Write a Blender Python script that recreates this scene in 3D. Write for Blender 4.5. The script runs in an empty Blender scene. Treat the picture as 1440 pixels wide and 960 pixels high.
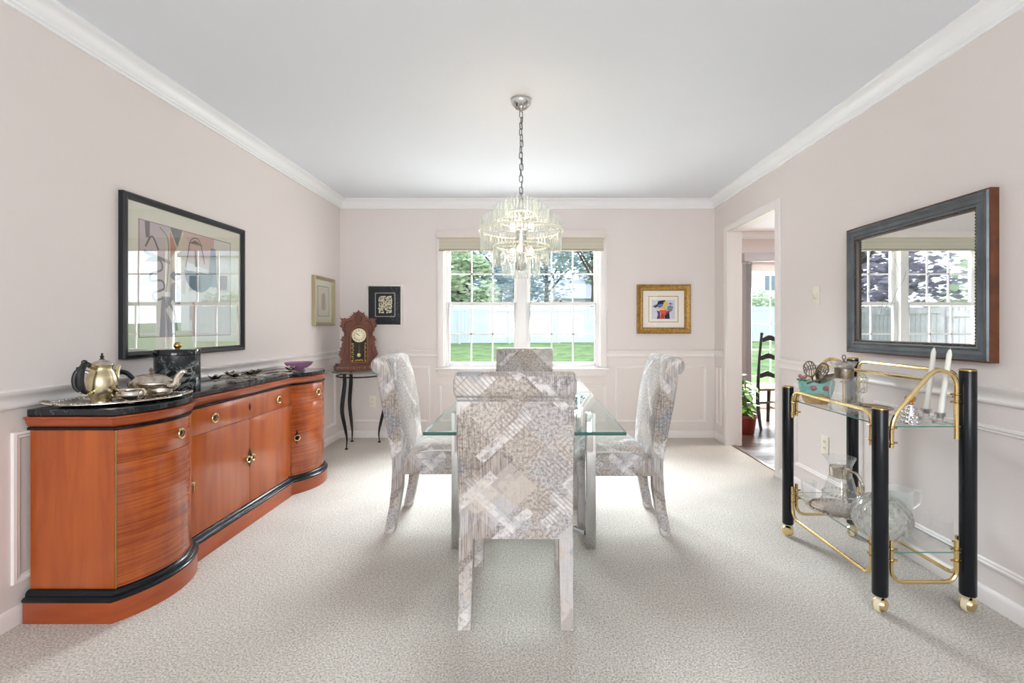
import bpy, bmesh, math, random
from math import pi, sin, cos, sqrt, atan2, radians as R
from mathutils import Matrix, Vector

SC = bpy.context.scene
COL = SC.collection
random.seed(7)

# ------------------------------------------------------------------ camera, world, lights, exposure
cam_d = bpy.data.cameras.new('camera')
cam = bpy.data.objects.new('camera', cam_d)
COL.objects.link(cam)
cam.location = (0, 0, 1.141)
cam.rotation_euler = (pi / 2, 0, 0)
cam_d.sensor_width = 36
cam_d.lens = 16.25
cam_d.shift_x = -29 / 1440
cam_d.shift_y = -21 / 1440
cam_d.clip_start = 0.02
SC.camera = cam

SC.view_settings.view_transform = 'Standard'
SC.view_settings.look = 'None'
SC.view_settings.gamma = 1
SC.view_settings.exposure = 0.62
SC.view_settings.use_curve_mapping = False
SC.cycles.use_denoising = True
SC.cycles.max_bounces = 9
SC.cycles.diffuse_bounces = 5
SC.cycles.glossy_bounces = 4
SC.cycles.transmission_bounces = 8
SC.cycles.transparent_max_bounces = 24
SC.cycles.caustics_reflective = False
SC.cycles.caustics_refractive = False
SC.cycles.sample_clamp_indirect = 6

wd = bpy.data.worlds.new('overcast_sky')
SC.world = wd
wd.use_nodes = True
wn = wd.node_tree.nodes
wl = wd.node_tree.links
for n in list(wn):
    wn.remove(n)
w_out = wn.new('ShaderNodeOutputWorld')
w_bg = wn.new('ShaderNodeBackground')
w_geo = wn.new('ShaderNodeTexCoord')
w_sep = wn.new('ShaderNodeSeparateXYZ')
w_map = wn.new('ShaderNodeMapRange')
w_mix = wn.new('ShaderNodeMix')
w_mix.data_type = 'RGBA'
w_map.inputs['From Min'].default_value = -0.05
w_map.inputs['From Max'].default_value = 0.7
w_mix.inputs['A'].default_value = (0.92, 0.96, 1.0, 1)
w_mix.inputs['B'].default_value = (0.70, 0.84, 1.0, 1)
wl.new(w_geo.outputs['Generated'], w_sep.inputs[0])
wl.new(w_sep.outputs['Z'], w_map.inputs['Value'])
wl.new(w_map.outputs[0], w_mix.inputs['Factor'])
wl.new(w_mix.outputs['Result'], w_bg.inputs['Color'])
w_bg.inputs['Strength'].default_value = 2.4
wl.new(w_bg.outputs[0], w_out.inputs[0])


def area_light(name, loc, target, sx, sy, power, col, spread=180):
    l = bpy.data.lights.new(name, 'AREA')
    l.shape = 'RECTANGLE'
    l.size = sx
    l.size_y = sy
    l.energy = power
    l.color = col
    l.spread = R(spread)
    o = bpy.data.objects.new(name, l)
    COL.objects.link(o)
    o.location = loc
    d = Vector(target) - Vector(loc)
    o.rotation_euler = d.to_track_quat('-Z', 'Y').to_euler()
    return o


# daylight falling through the dining window and the kitchen's glass door, plus added fills
area_light('window_daylight', (-0.5, 9.4, 5.4), (-0.2, 3.4, 0.9), 6.5, 4.6, 4700, (0.91, 0.96, 1.0))
area_light('kitchen_daylight', (3.9, 7.7, 3.3), (3.7, 5.0, 0.2), 2.2, 1.2, 900, (0.95, 0.98, 1.0), 80)
area_light('rear_fill_light', (0.1, -2.72, 1.55), (0.1, 0.0, 0.1), 2.6, 1.6, 76, (0.97, 0.98, 1.0))  # added fill lamp behind the camera, brightens the room

area_light('kitchen_fill_light', (3.6, 4.4, 2.42), (3.6, 4.4, 0), 1.2, 0.6, 45, (1.0, 0.96, 0.9))  # added unseen fill that brightens the kitchen, no known lamp there

# ------------------------------------------------------------------ helpers
I4 = Matrix.Identity(4)


def T(x, y, z):
    return Matrix.Translation((x, y, z))


def RX(a): return Matrix.Rotation(a, 4, 'X')
def RY(a): return Matrix.Rotation(a, 4, 'Y')
def RZ(a): return Matrix.Rotation(a, 4, 'Z')


def lin(r, g, b):
    def f(c):
        c /= 255
        return c / 12.92 if c <= 0.04045 else ((c + 0.055) / 1.055) ** 2.4
    return (f(r), f(g), f(b), 1)


class MB:
    """collects shapes, then links them as one mesh object"""
    def __init__(s):
        s.v = []; s.f = []; s.m = []; s.cur = 0

    def add(s, vs, fs, M=None):
        b = len(s.v)
        for p in vs:
            p = Vector(p)
            s.v.append(M @ p if M is not None else p)
        for f in fs:
            s.f.append([b + i for i in f]); s.m.append(s.cur)
        return s

    def box(s, x0, x1, y0, y1, z0, z1, M=None):
        vs = [(x0, y0, z0), (x1, y0, z0), (x1, y1, z0), (x0, y1, z0), (x0, y0, z1), (x1, y0, z1), (x1, y1, z1), (x0, y1, z1)]
        return s.add(vs, [(3, 2, 1, 0), (4, 5, 6, 7), (0, 1, 5, 4), (1, 2, 6, 5), (2, 3, 7, 6), (3, 0, 4, 7)], M)

    def prism(s, poly, z0, z1, M=None):
        n = len(poly)
        vs = [(p[0], p[1], z0) for p in poly] + [(p[0], p[1], z1) for p in poly]
        fs = [list(range(n))[::-1], list(range(n, 2 * n))] + [(i, (i + 1) % n, n + (i + 1) % n, n + i) for i in range(n)]
        return s.add(vs, fs, M)

    def loops(s, loops, closed=True, cap=True, M=None):
        n = len(loops[0])
        vs = [p for l in loops for p in l]
        fs = []
        for k in range(len(loops) - 1):
            for i in range(n if closed else n - 1):
                j = (i + 1) % n
                fs.append((k * n + i, k * n + j, (k + 1) * n + j, (k + 1) * n + i))
        if cap:
            fs.append(list(range(n))[::-1])
            fs.append([(len(loops) - 1) * n + i for i in range(n)])
        return s.add(vs, fs, M)

    def lathe(s, prof, n=24, M=None, fn=None, sx=1, sy=1):
        vs = []; rings = []
        for k, (r, z) in enumerate(prof):
            if r < 1e-6:
                rings.append([len(vs)]); vs.append((0, 0, z))
            else:
                ring = []
                for i in range(n):
                    a = 2 * pi * i / n
                    rr = r * (fn(a, k, z) if fn else 1)
                    ring.append(len(vs)); vs.append((rr * cos(a) * sx, rr * sin(a) * sy, z))
                rings.append(ring)
        fs = []
        for A, B in zip(rings, rings[1:]):
            for i in range(n):
                j = (i + 1) % n
                if len(A) == 1 and len(B) == 1: continue
                if len(A) == 1: fs.append((A[0], B[j], B[i]))
                elif len(B) == 1: fs.append((A[i], A[j], B[0]))
                else: fs.append((A[i], A[j], B[j], B[i]))
        return s.add(vs, fs, M)

    def tube(s, pts, r, n=8, closed=False, M=None, flat=1.0):
        pts = [Vector(p) for p in pts]
        k = len(pts)
        rs = r if isinstance(r, (list, tuple)) else [r] * k
        tang = []
        for i in range(k):
            a = pts[(i - 1) % k] if (closed or i > 0) else pts[i]
            b = pts[(i + 1) % k] if (closed or i < k - 1) else pts[i]
            tang.append((b - a).normalized())
        t = tang[0]
        up = Vector((0, 0, 1)) if abs(t.z) < 0.9 else Vector((1, 0, 0))
        nrm = (up - t * up.dot(t)).normalized()
        loops = []
        for i in range(k):
            t = tang[i]
            nrm = (nrm - t * nrm.dot(t)).normalized()
            bi = t.cross(nrm)
            loops.append([pts[i] + (nrm * cos(2 * pi * j / n) * flat + bi * sin(2 * pi * j / n)) * rs[i] for j in range(n)])
        if closed: loops.append(loops[0])
        return s.loops(loops, True, not closed, M)

    def cyl(s, p, q, r, n=12, M=None):
        return s.tube([p, q], r, n, M=M)

    def ball(s, c, r, n=12, M=None, sz=1.0):
        prof = [(r * sin(pi * i / (n // 2 + 2)), -r * sz * cos(pi * i / (n // 2 + 2))) for i in range(n // 2 + 3)]
        prof[0] = (0, -r * sz); prof[-1] = (0, r * sz)
        return s.lathe(prof, n, (M or I4) @ T(*c))

    def build(s, name, mats, parent=None, bevel=0, seg=2, smooth=True, angle=35, subsurf=0):
        me = bpy.data.meshes.new(name)
        me.from_pydata([tuple(p) for p in s.v], [], s.f)
        bm = bmesh.new(); bm.from_mesh(me)
        for f, m in zip(bm.faces, s.m): f.material_index = m
        bmesh.ops.remove_doubles(bm, verts=bm.verts, dist=1e-6)
        bmesh.ops.recalc_face_normals(bm, faces=bm.faces)
        if bevel:
            es = [e for e in bm.edges if len(e.link_faces) == 2 and e.calc_face_angle(0) > R(30)]
            bmesh.ops.bevel(bm, geom=es, offset=bevel, segments=seg, affect='EDGES', profile=0.5, clamp_overlap=True)
        bm.to_mesh(me); bm.free()
        if smooth:
            for p in me.polygons: p.use_smooth = True
            me.set_sharp_from_angle(angle=R(angle))
        for m in (mats if isinstance(mats, (list, tuple)) else [mats]): me.materials.append(m)
        o = bpy.data.objects.new(name, me)
        COL.objects.link(o)
        if parent: o.parent = parent
        if subsurf:
            md = o.modifiers.new('smooth', 'SUBSURF'); md.levels = subsurf; md.render_levels = subsurf
        return o


def tag(o, label=None, cat=None, group=None, kind=None):
    if label: o['label'] = label
    if cat: o['category'] = cat
    if group: o['group'] = group
    if kind: o['kind'] = kind
    return o


def thing(name, label, cat, loc=(0, 0, 0), rz=0, group=None, kind=None):
    o = bpy.data.objects.new(name, None)
    COL.objects.link(o)
    o.empty_display_size = 0.05
    o.location = loc; o.rotation_euler = (0, 0, rz)
    return tag(o, label, cat, group, kind)


def struct(name, mb, m, parent=None, **k):
    o = mb.build(name, m, parent, **k)
    if parent is None: o['kind'] = 'structure'
    return o


def kids(o): return [c for c in bpy.data.objects if c.parent == o]


def copy_tree(o, parent=None):
    c = o.copy(); COL.objects.link(c); c.parent = parent
    for ch in kids(o): copy_tree(ch, c)
    return c


def share(o, parent, M):
    c = o.copy(); COL.objects.link(c); c.parent = parent; c.matrix_local = M
    return c


def fillet(pts, rad, n=6, closed=False):
    pts = [Vector(p) for p in pts]
    out = []
    k = len(pts)
    for i in range(k):
        if not closed and i in (0, k - 1):
            out.append(pts[i]); continue
        a, b, c = pts[(i - 1) % k], pts[i], pts[(i + 1) % k]
        d1, d2 = (a - b), (c - b)
        r = min(rad, d1.length * 0.49, d2.length * 0.49)
        p, q = b + d1.normalized() * r, b + d2.normalized() * r
        for j in range(n + 1):
            t = j / n
            out.append(p * (1 - t) ** 2 + b * 2 * t * (1 - t) + q * t * t)
    return out


def spline(pts, n=6):
    pts = [Vector(p) for p in pts]
    P = [pts[0] * 2 - pts[1]] + pts + [pts[-1] * 2 - pts[-2]]
    out = []
    for i in range(1, len(P) - 2):
        a, b, c, d = P[i - 1:i + 3]
        for j in range(n):
            t = j / n
            out.append(0.5 * (2 * b + (c - a) * t + (2 * a - 5 * b + 4 * c - d) * t * t + (3 * b - a - 3 * c + d) * t ** 3))
    out.append(pts[-1])
    return out


# ------------------------------------------------------------------ materials
def new_mat(name):
    m = bpy.data.materials.new(name)
    m.use_nodes = True
    nt = m.node_tree
    for n in list(nt.nodes): nt.nodes.remove(n)
    out = nt.nodes.new('ShaderNodeOutputMaterial')
    return m, nt, out


def node(nt, typ, props=None, **ins):
    n = nt.nodes.new('ShaderNode' + typ)
    for k, v in (props or {}).items(): setattr(n, k, v)
    for k, v in ins.items():
        k = k.replace('_', ' ')
        s = n.inputs[int(k[1:])] if k[0] == 'i' and k[1:].isdigit() else n.inputs[k]
        if isinstance(v, bpy.types.NodeSocket): nt.links.new(v, s)
        else: s.default_value = v
    return n


def ramp(nt, fac, stops, mode='LINEAR'):
    n = nt.nodes.new('ShaderNodeValToRGB')
    cr = n.color_ramp
    cr.interpolation = mode
    while len(cr.elements) < len(stops): cr.elements.new(0.5)
    for e, (p, c) in zip(cr.elements, stops):
        e.position = p; e.color = c
    nt.links.new(fac, n.inputs[0])
    return n.outputs[0]


def mixc(nt, fac, a, b, blend='MIX'):
    n = nt.nodes.new('ShaderNodeMix')
    n.data_type = 'RGBA'; n.blend_type = blend
    for k, v in (('Factor', fac), ('A', a), ('B', b)):
        s = [q for q in n.inputs if q.name == k and (q.type == ('VALUE' if k == 'Factor' else 'RGBA'))][0]
        if isinstance(v, bpy.types.NodeSocket): nt.links.new(v, s)
        else: s.default_value = v
    return [q for q in n.outputs if q.type == 'RGBA'][0]


def math_(nt, op, a, b=0.0, c=None):
    n = nt.nodes.new('ShaderNodeMath'); n.operation = op
    for i, v in enumerate((a, b, c)):
        if v is None: continue
        if isinstance(v, bpy.types.NodeSocket): nt.links.new(v, n.inputs[i])
        else: n.inputs[i].default_value = v
    return n.outputs[0]


def coords(nt, scale=(1, 1, 1), rot=(0, 0, 0), loc=(0, 0, 0)):
    tc = nt.nodes.new('ShaderNodeTexCoord')
    mp = node(nt, 'Mapping', None, Scale=scale, Rotation=rot, Location=loc)
    nt.links.new(tc.outputs['Object'], mp.inputs['Vector'])
    return mp.outputs[0]


def pr(name, col, rough=0.5, metal=0.0, vary=None, bump=None, **kw):
    """principled; vary=(col2, scale, lo, hi), bump=(scale, strength)"""
    m, nt, out = new_mat(name)
    b = node(nt, 'BsdfPrincipled', None, Roughness=rough, Metallic=metal, **kw)
    b.inputs['Base Color'].default_value = col
    if vary:
        sc = vary[1] if isinstance(vary[1], tuple) else (vary[1],) * 3
        nz = node(nt, 'TexNoise', None, Vector=coords(nt, sc), Scale=1.0, Detail=5.0, Roughness=0.6)
        nt.links.new(ramp(nt, nz.outputs[0], [(vary[2], col), (vary[3], vary[0])]), b.inputs['Base Color'])
    if bump:
        nz = node(nt, 'TexNoise', None, Vector=coords(nt, (bump[0],) * 3), Scale=1.0, Detail=4.0)
        bp = node(nt, 'Bump', None, Height=nz.outputs[0], Strength=bump[1], Distance=0.01)
        nt.links.new(bp.outputs[0], b.inputs['Normal'])
    nt.links.new(b.outputs[0], out.inputs[0])
    return m


def thin_glass(name, tint=(1, 1, 1, 1), ior=1.5, rough=0.0, base=0.0, body=None, body_f=0.0):
    m, nt, out = new_mat(name)
    tr = node(nt, 'BsdfTransparent', None, Color=tint)
    gl = node(nt, 'BsdfGlossy', None, Roughness=rough)
    gl.inputs[0].default_value = (1, 1, 1, 1)
    fr = node(nt, 'Fresnel', None, IOR=ior)
    gm = nt.nodes.new('ShaderNodeNewGeometry')
    front = math_(nt, 'SUBTRACT', 1.0, gm.outputs['Backfacing'])
    f = math_(nt, 'MULTIPLY', math_(nt, 'ADD', fr.outputs[0], base), front)
    mx = node(nt, 'MixShader', None, Fac=f)
    nt.links.new(tr.outputs[0], mx.inputs[1]); nt.links.new(gl.outputs[0], mx.inputs[2])
    res = mx.outputs[0]
    if body:
        df = node(nt, 'BsdfDiffuse', None, Color=body)
        tl = node(nt, 'BsdfTranslucent', None, Color=body)
        m1 = node(nt, 'MixShader', None, Fac=0.5)
        nt.links.new(df.outputs[0], m1.inputs[1]); nt.links.new(tl.outputs[0], m1.inputs[2])
        m2 = node(nt, 'MixShader', None, Fac=body_f)
        nt.links.new(res, m2.inputs[1]); nt.links.new(m1.outputs[0], m2.inputs[2])
        res = m2.outputs[0]
    nt.links.new(res, out.inputs[0])
    return m


def crystal(name, clear=0.5, tint=(1, 1, 1, 1), rough=0.0, scale=None):
    m, nt, out = new_mat(name)
    tr = node(nt, 'BsdfTransparent', None, Color=tint)
    g = node(nt, 'BsdfGlass', None, IOR=1.5, Roughness=rough, Color=tint)
    if scale:
        vz = node(nt, 'TexVoronoi', None, Vector=coords(nt, (scale,) * 3), Scale=1.0)
        bp = node(nt, 'Bump', None, Height=vz.outputs[0], Strength=0.6, Distance=0.004)
        nt.links.new(bp.outputs[0], g.inputs['Normal'])
    mx = node(nt, 'MixShader', None, Fac=1 - clear)
    nt.links.new(tr.outputs[0], mx.inputs[1]); nt.links.new(g.outputs[0], mx.inputs[2])
    nt.links.new(mx.outputs[0], out.inputs[0])
    return m


def emit(name, col, strength):
    m, nt, out = new_mat(name)
    e = node(nt, 'Emission', None, Color=col, Strength=strength)
    nt.links.new(e.outputs[0], out.inputs[0])
    return m


WALL = pr('wall_paint', lin(228, 219, 215), 0.55, bump=(90, 0.04))
TRIM = pr('trim_paint', lin(236, 230, 227), 0.35)
CROWN = pr('crown_paint', lin(244, 245, 246), 0.35)
CEIL = pr('ceiling_paint', lin(232, 236, 242), 0.8)
VINYL = pr('white_vinyl', lin(238, 236, 234), 0.3)
BRASS = pr('brass', lin(226, 202, 148), 0.16, 1.0)
BRASS_D = pr('old_brass', lin(188, 156, 98), 0.25, 1.0)
CHROME = pr('chrome', lin(214, 216, 218), 0.07, 1.0)
BLACK = pr('black_lacquer', lin(16, 20, 26), 0.22, **{'Specular IOR Level': 0.3})
BLACK_S = pr('black_satin', lin(20, 23, 28), 0.35)
SILVER = pr('silver', lin(212, 205, 194), 0.17, 1.0, vary=(lin(150, 138, 122), 26, 0.45, 0.75), bump=(60, 0.12))
SILVER_T = pr('tarnished_silver', lin(214, 204, 172), 0.26, 1.0, vary=(lin(176, 158, 108), 14, 0.4, 0.75))
PEWTER = pr('pewter', lin(120, 110, 98), 0.35, 1.0, vary=(lin(170, 160, 148), 40, 0.4, 0.7))
GOLD_F = pr('gold_leaf', lin(178, 140, 78), 0.38, 0.7, vary=(lin(128, 90, 34), 40, 0.42, 0.72), bump=(120, 0.3))
PAPER = pr('paper', lin(238, 234, 224), 0.7)
IRON = pr('green_black_iron', lin(30, 36, 36), 0.45, 0.6, bump=(50, 0.3))
PANE = thin_glass('window_glass', (0.97, 0.99, 0.99, 1), 1.28)
PIC_GLASS = thin_glass('picture_glass', (1, 1, 1, 1), 2.9)
LOW_GLASS = thin_glass('plain_picture_glass', (1, 1, 1, 1), 1.16)
CLEAR = thin_glass('clear_glass', (0.975, 0.985, 0.98, 1), 1.5, 0.0, 0.02)
ACRYLIC = thin_glass('clear_acrylic', (0.985, 0.99, 0.99, 1), 1.45, 0.0, 0.01)
CRYSTAL = crystal('cut_crystal', 0.45, (0.98, 0.99, 0.99, 1))
JUG_GLASS = thin_glass('jug_glass', (0.975, 0.98, 0.98, 1), 1.5, 0.02, 0.03, lin(240, 240, 240), .06)
GREEN_GLASS = thin_glass('green_tinted_glass', (0.88, 0.955, 0.935, 1), 1.6, 0.0, 0.10)
GLASS_EDGE = pr('green_glass_edge', lin(46, 92, 84), 0.1, 0.0, bump=None)
MIRROR = pr('mirror_silvering', lin(226, 229, 228), 0.015, 1.0)
ROD = thin_glass('chandelier_glass', (0.94, 0.965, 0.955, 1), 1.5, 0.08, 0.06, lin(238, 243, 240), 0.18)
BULB = emit('lit_bulb', (1.0, 0.68, 0.40, 1), 6)
PLASTIC = pr('ivory_plastic', lin(236, 230, 214), 0.35)
DARKHOLE = pr('dark_slot', lin(40, 38, 36), 0.6)


def wood_mat(name, c1, c2, scale=(7, 7, 0.7), rough=0.28, coat=0.5, ripple=None):
    m, nt, out = new_mat(name)
    nz = node(nt, 'TexNoise', None, Vector=coords(nt, scale), Scale=2.0, Detail=6.0, Roughness=0.6, Distortion=0.6)
    col = ramp(nt, nz.outputs[0], [(0.30, c1), (0.72, c2)])
    if ripple:
        nr = node(nt, 'TexNoise', None, Vector=coords(nt, ripple), Scale=1.0, Detail=3.0, Roughness=0.55, Distortion=0.5)
        dark = ramp(nt, nr.outputs[0], [(0.44, lin(255, 255, 255)), (0.60, lin(196, 160, 130))])
        col = mixc(nt, 0.8, col, dark, 'MULTIPLY')
    b = node(nt, 'BsdfPrincipled', None, Roughness=rough)
    b.inputs['Coat Weight'].default_value = coat
    b.inputs['Coat Roughness'].default_value = 0.12
    nt.links.new(col, b.inputs['Base Color'])
    nt.links.new(b.outputs[0], out.inputs[0])
    return m


CHERRY = wood_mat('cherry_wood', lin(182, 90, 26), lin(148, 62, 12), rough=.24)
TIGER = wood_mat('figured_cherry', lin(188, 94, 26), lin(150, 64, 12), (4, 4, 1), rough=.24, ripple=(3, 3, 150))
CHERRY_P = wood_mat('cherry_plinth', lin(172, 80, 28), lin(138, 54, 14), (1, 1, 6))
CLOCKWOOD = wood_mat('walnut_clock_wood', lin(112, 58, 38), lin(72, 32, 20), (9, 9, 2), 0.4, 0.2)
DARKWOOD = wood_mat('dark_chair_wood', lin(38, 34, 32), lin(26, 22, 20), (8, 8, 2), 0.4, 0.2)
PLANK = wood_mat('dark_oak_plank', lin(92, 72, 60), lin(62, 46, 38), (1.2, 12, 4), 0.3, 0.3)
WALNUT_F = wood_mat('mirror_side_wood', lin(110, 62, 34), lin(66, 34, 18), (6, 6, 6), 0.4, 0.1)


def marble(name, base, vein, scale, w0, w1, rough=0.12):
    m, nt, out = new_mat(name)
    v = coords(nt, (scale,) * 3)
    nz = node(nt, 'TexNoise', None, Vector=v, Scale=1.0, Detail=6.0, Roughness=0.65, Distortion=1.6)
    d = math_(nt, 'ABSOLUTE', math_(nt, 'SUBTRACT', nz.outputs[0], 0.5))
    n2 = node(nt, 'TexNoise', None, Vector=v, Scale=0.7, Detail=4.0)
    f = math_(nt, 'MULTIPLY', ramp(nt, d, [(w0, (1, 1, 1, 1)), (w1, (0, 0, 0, 1))]), ramp(nt, n2.outputs[0], [(0.42, (0, 0, 0, 1)), (0.62, (1, 1, 1, 1))]))
    col = mixc(nt, f, base, vein)
    b = node(nt, 'BsdfPrincipled', None, Roughness=rough)
    nt.links.new(col, b.inputs['Base Color'])
    nt.links.new(b.outputs[0], out.inputs[0])
    return m


MARBLE = marble('black_marble', lin(24, 28, 33), lin(96, 104, 110), 6.0, 0.003, 0.018)
MARBLE_B = marble('green_black_marble', lin(34, 40, 42), lin(168, 176, 176), 14.0, 0.006, 0.06, 0.15)


def fabric_mat():
    m, nt, out = new_mat('collage_upholstery')
    tc = nt.nodes.new('ShaderNodeTexCoord')
    sep = node(nt, 'SeparateXYZ', None, Vector=tc.outputs['Object'])
    x, y, z = sep.outputs
    nrm = node(nt, 'SeparateXYZ', None, Vector=tc.outputs['Normal'])
    side = math_(nt, 'GREATER_THAN', math_(nt, 'ABSOLUTE', nrm.outputs[0]), 0.72)
    flat_ = math_(nt, 'GREATER_THAN', math_(nt, 'ABSOLUTE', nrm.outputs[2]), 0.72)
    u = math_(nt, 'ADD', x, math_(nt, 'MULTIPLY', side, math_(nt, 'SUBTRACT', y, x)))
    v = math_(nt, 'ADD', z, math_(nt, 'MULTIPLY', flat_, math_(nt, 'SUBTRACT', y, z)))
    uv = node(nt, 'CombineXYZ', None, X=u, Y=v, Z=0.0).outputs[0]

    def grid(a, sx, sy, off, seed):
        """random value per cell of a rotated grid: crisp lozenges and bars"""
        r_ = node(nt, 'VectorRotate', {'rotation_type': 'Z_AXIS'}, Vector=uv, Angle=R(a)).outputs[0]
        q_ = node(nt, 'VectorMath', {'operation': 'MULTIPLY_ADD'}, i0=r_, i1=(1 / sx, 1 / sy, 1), i2=off).outputs[0]
        fl = node(nt, 'VectorMath', {'operation': 'FLOOR'}, i0=q_).outputs[0]
        w_ = node(nt, 'TexWhiteNoise', {'noise_dimensions': '3D'}, Vector=node(nt, 'VectorMath', {'operation': 'ADD'}, i0=fl, i1=(0, 0, seed)).outputs[0])
        return w_.outputs['Value'], q_
    taupe, sand, cream, white, slate, grey = lin(184, 174, 168), lin(196, 186, 177), lin(206, 198, 191), lin(224, 221, 220), lin(174, 174, 178), lin(196, 191, 190)
    g1, _ = grid(42, .17, .13, (.2, .4, 0), 1)
    base = ramp(nt, g1, [(0, taupe), (.22, grey), (.45, sand), (.65, cream), (.82, slate), (.9, grey)], 'CONSTANT')
    wv = node(nt, 'TexNoise', None, Vector=node(nt, 'Mapping', None, Vector=uv, Scale=(260, 9, 1)).outputs[0], Scale=1.0, Detail=3.0)
    weave = ramp(nt, wv.outputs[0], [(.34, lin(164, 156, 152)), (.60, lin(255, 255, 255))])
    g2, _ = grid(-45, .24, .20, (.1, .7, 0), 2)
    base = mixc(nt, ramp(nt, g2, [(0, (.85,) * 4), (.7, (.2,) * 4)], 'CONSTANT'), base, weave, 'MULTIPLY')
    mz = node(nt, 'TexNoise', None, Vector=uv, Scale=85.0, Detail=6.0, Roughness=0.75)
    mot = ramp(nt, mz.outputs[0], [(.40, lin(150, 143, 141)), (.56, lin(255, 255, 255))])
    g3, _ = grid(45, .20, .16, (.6, .3, 0), 3)
    base = mixc(nt, ramp(nt, g3, [(0, (.12,) * 4), (.5, (.75,) * 4)], 'CONSTANT'), base, mot, 'MULTIPLY')
    dz = node(nt, 'TexNoise', None, Vector=uv, Scale=45.0, Detail=4.0)
    worn = ramp(nt, dz.outputs[0], [(.40, (.25,) * 4), (.56, (1,) * 4)])
    for a, sx, sy, off, seed, colr, th, f in ((45, .20, .034, (.3, .2, 0), 4, white, .91, .7), (-43, .26, .040, (.7, .45, 0), 5, white, .92, .7), (45, .07, .07, (.2, .3, 0), 6, sand, .95, .7),
                                              (38, .16, .022, (.1, .6, 0), 7, slate, .94, .6), (-48, .13, .10, (.4, .1, 0), 8, cream, .90, .6)):
        gv, _ = grid(a, sx, sy, off, seed)
        base = mixc(nt, math_(nt, 'MULTIPLY', math_(nt, 'MULTIPLY', math_(nt, 'GREATER_THAN', gv, th), f), worn), base, colr)
    # hatched lozenges and thin drawn outlines
    for a, sx, sy, off, seed, th in ((45, .11, .13, (.5, .2, 0), 9, .86), (-45, .15, .19, (.3, .8, 0), 10, .55)):
        gv, q_ = grid(a, sx, sy, off, seed)
        fr_ = node(nt, 'SeparateXYZ', None, Vector=node(nt, 'VectorMath', {'operation': 'FRACTION'}, i0=q_).outputs[0]).outputs[1]
        ln = math_(nt, 'LESS_THAN', fr_, .022) if seed == 10 else math_(nt, 'LESS_THAN', math_(nt, 'FRACT', math_(nt, 'MULTIPLY', fr_, 9.0)), .3)
        k = math_(nt, 'MULTIPLY', math_(nt, 'MULTIPLY', ln, math_(nt, 'GREATER_THAN', gv, th)), .6)
        base = mixc(nt, k, base, lin(142, 132, 128))
    b = node(nt, 'BsdfPrincipled', None, Roughness=0.85)
    b.inputs['Sheen Weight'].default_value = 0.1
    bp = node(nt, 'Bump', None, Height=wv.outputs[0], Strength=0.25, Distance=0.003)
    nt.links.new(bp.outputs[0], b.inputs['Normal'])
    nt.links.new(base, b.inputs['Base Color'])
    nt.links.new(b.outputs[0], out.inputs[0])
    return m


FABRIC = fabric_mat()


def carpet_mat():
    m, nt, out = new_mat('beige_carpet')
    v = coords(nt)
    n1 = node(nt, 'TexNoise', None, Vector=v, Scale=150.0, Detail=4.0, Roughness=0.7)
    n2 = node(nt, 'TexNoise', None, Vector=v, Scale=70.0, Detail=4.0, Roughness=0.7)
    n3 = node(nt, 'TexNoise', None, Vector=v, Scale=2.2, Detail=3.0)
    c = ramp(nt, n1.outputs[0], [(0.34, lin(132, 124, 115)), (0.50, lin(204, 197, 188)), (0.66, lin(236, 230, 222))])
    c = mixc(nt, 0.35, c, ramp(nt, n2.outputs[0], [(0.34, lin(196, 190, 184)), (0.56, lin(255, 255, 255))]), 'MULTIPLY')
    c = mixc(nt, 0.5, c, ramp(nt, n3.outputs[0], [(0.35, lin(228, 226, 224)), (0.65, lin(255, 255, 255))]), 'MULTIPLY')
    b = node(nt, 'BsdfPrincipled', None, Roughness=0.95)
    b.inputs['Sheen Weight'].default_value = 0.2
    h = math_(nt, 'ADD', n1.outputs[0], n2.outputs[0])
    bp = node(nt, 'Bump', None, Height=h, Strength=0.5, Distance=0.006)
    nt.links.new(bp.outputs[0], b.inputs['Normal'])
    nt.links.new(c, b.inputs['Base Color'])
    nt.links.new(b.outputs[0], out.inputs[0])
    return m


CARPET = carpet_mat()

# ------------------------------------------------------------------ the room shell
XL, XR, YB, YF, H = -1.982, 1.873, 4.755, -2.6, 2.44
M_BACK = T(0, YB, 0)
M_LEFT = T(XL, 0, 0) @ RZ(pi / 2)
M_RIGHT = T(XR, 0, 0) @ RZ(-pi / 2)
M_REAR = T(0, YF, 0) @ RZ(pi)
WX0, WX1, WZ0, WZ1 = -0.915, 0.698, 0.722, 2.035        # window opening
DY0, DY1, DZ = 3.549, 4.43, 2.053                       # doorway to the kitchen

struct('floor', MB().box(XL - .12, XR + .06, YF - .1, YB + .12, -.1, 0), CARPET, smooth=False)
struct('ceiling', MB().box(XL - .12, XR + .12, YF - .1, YB + .12, H, H + .1), CEIL, smooth=False)
struct('wall_left', MB().box(XL - .12, XL, YF - .12, YB + .12, 0, H), WALL, smooth=False)
struct('wall_right', MB().box(XR, XR + .117, YF - .12, DY0, 0, H).box(XR, XR + .117, DY1, 6.5, 0, H)
       .box(XR, XR + .117, DY0, DY1, DZ, H), WALL, smooth=False)
struct('wall_back', MB().box(XL, WX0, YB, YB + .12, 0, H).box(WX1, XR, YB, YB + .12, 0, H)
       .box(WX0, WX1, YB, YB + .12, 0, WZ0).box(WX0, WX1, YB, YB + .12, WZ1, H), WALL, smooth=False)
struct('wall_rear', MB().box(XL, -1.25, YF - .12, YF, 0, H).box(1.45, XR, YF - .12, YF, 0, H)
       .box(-1.25, 1.45, YF - .12, YF, 0, .7).box(-1.25, 1.45, YF - .12, YF, 2.35, H), WALL, smooth=False)
rw = thing('added_rear_window', None, None, kind='structure')  # unseen window, added as an opening for the rear fill lamp
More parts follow.
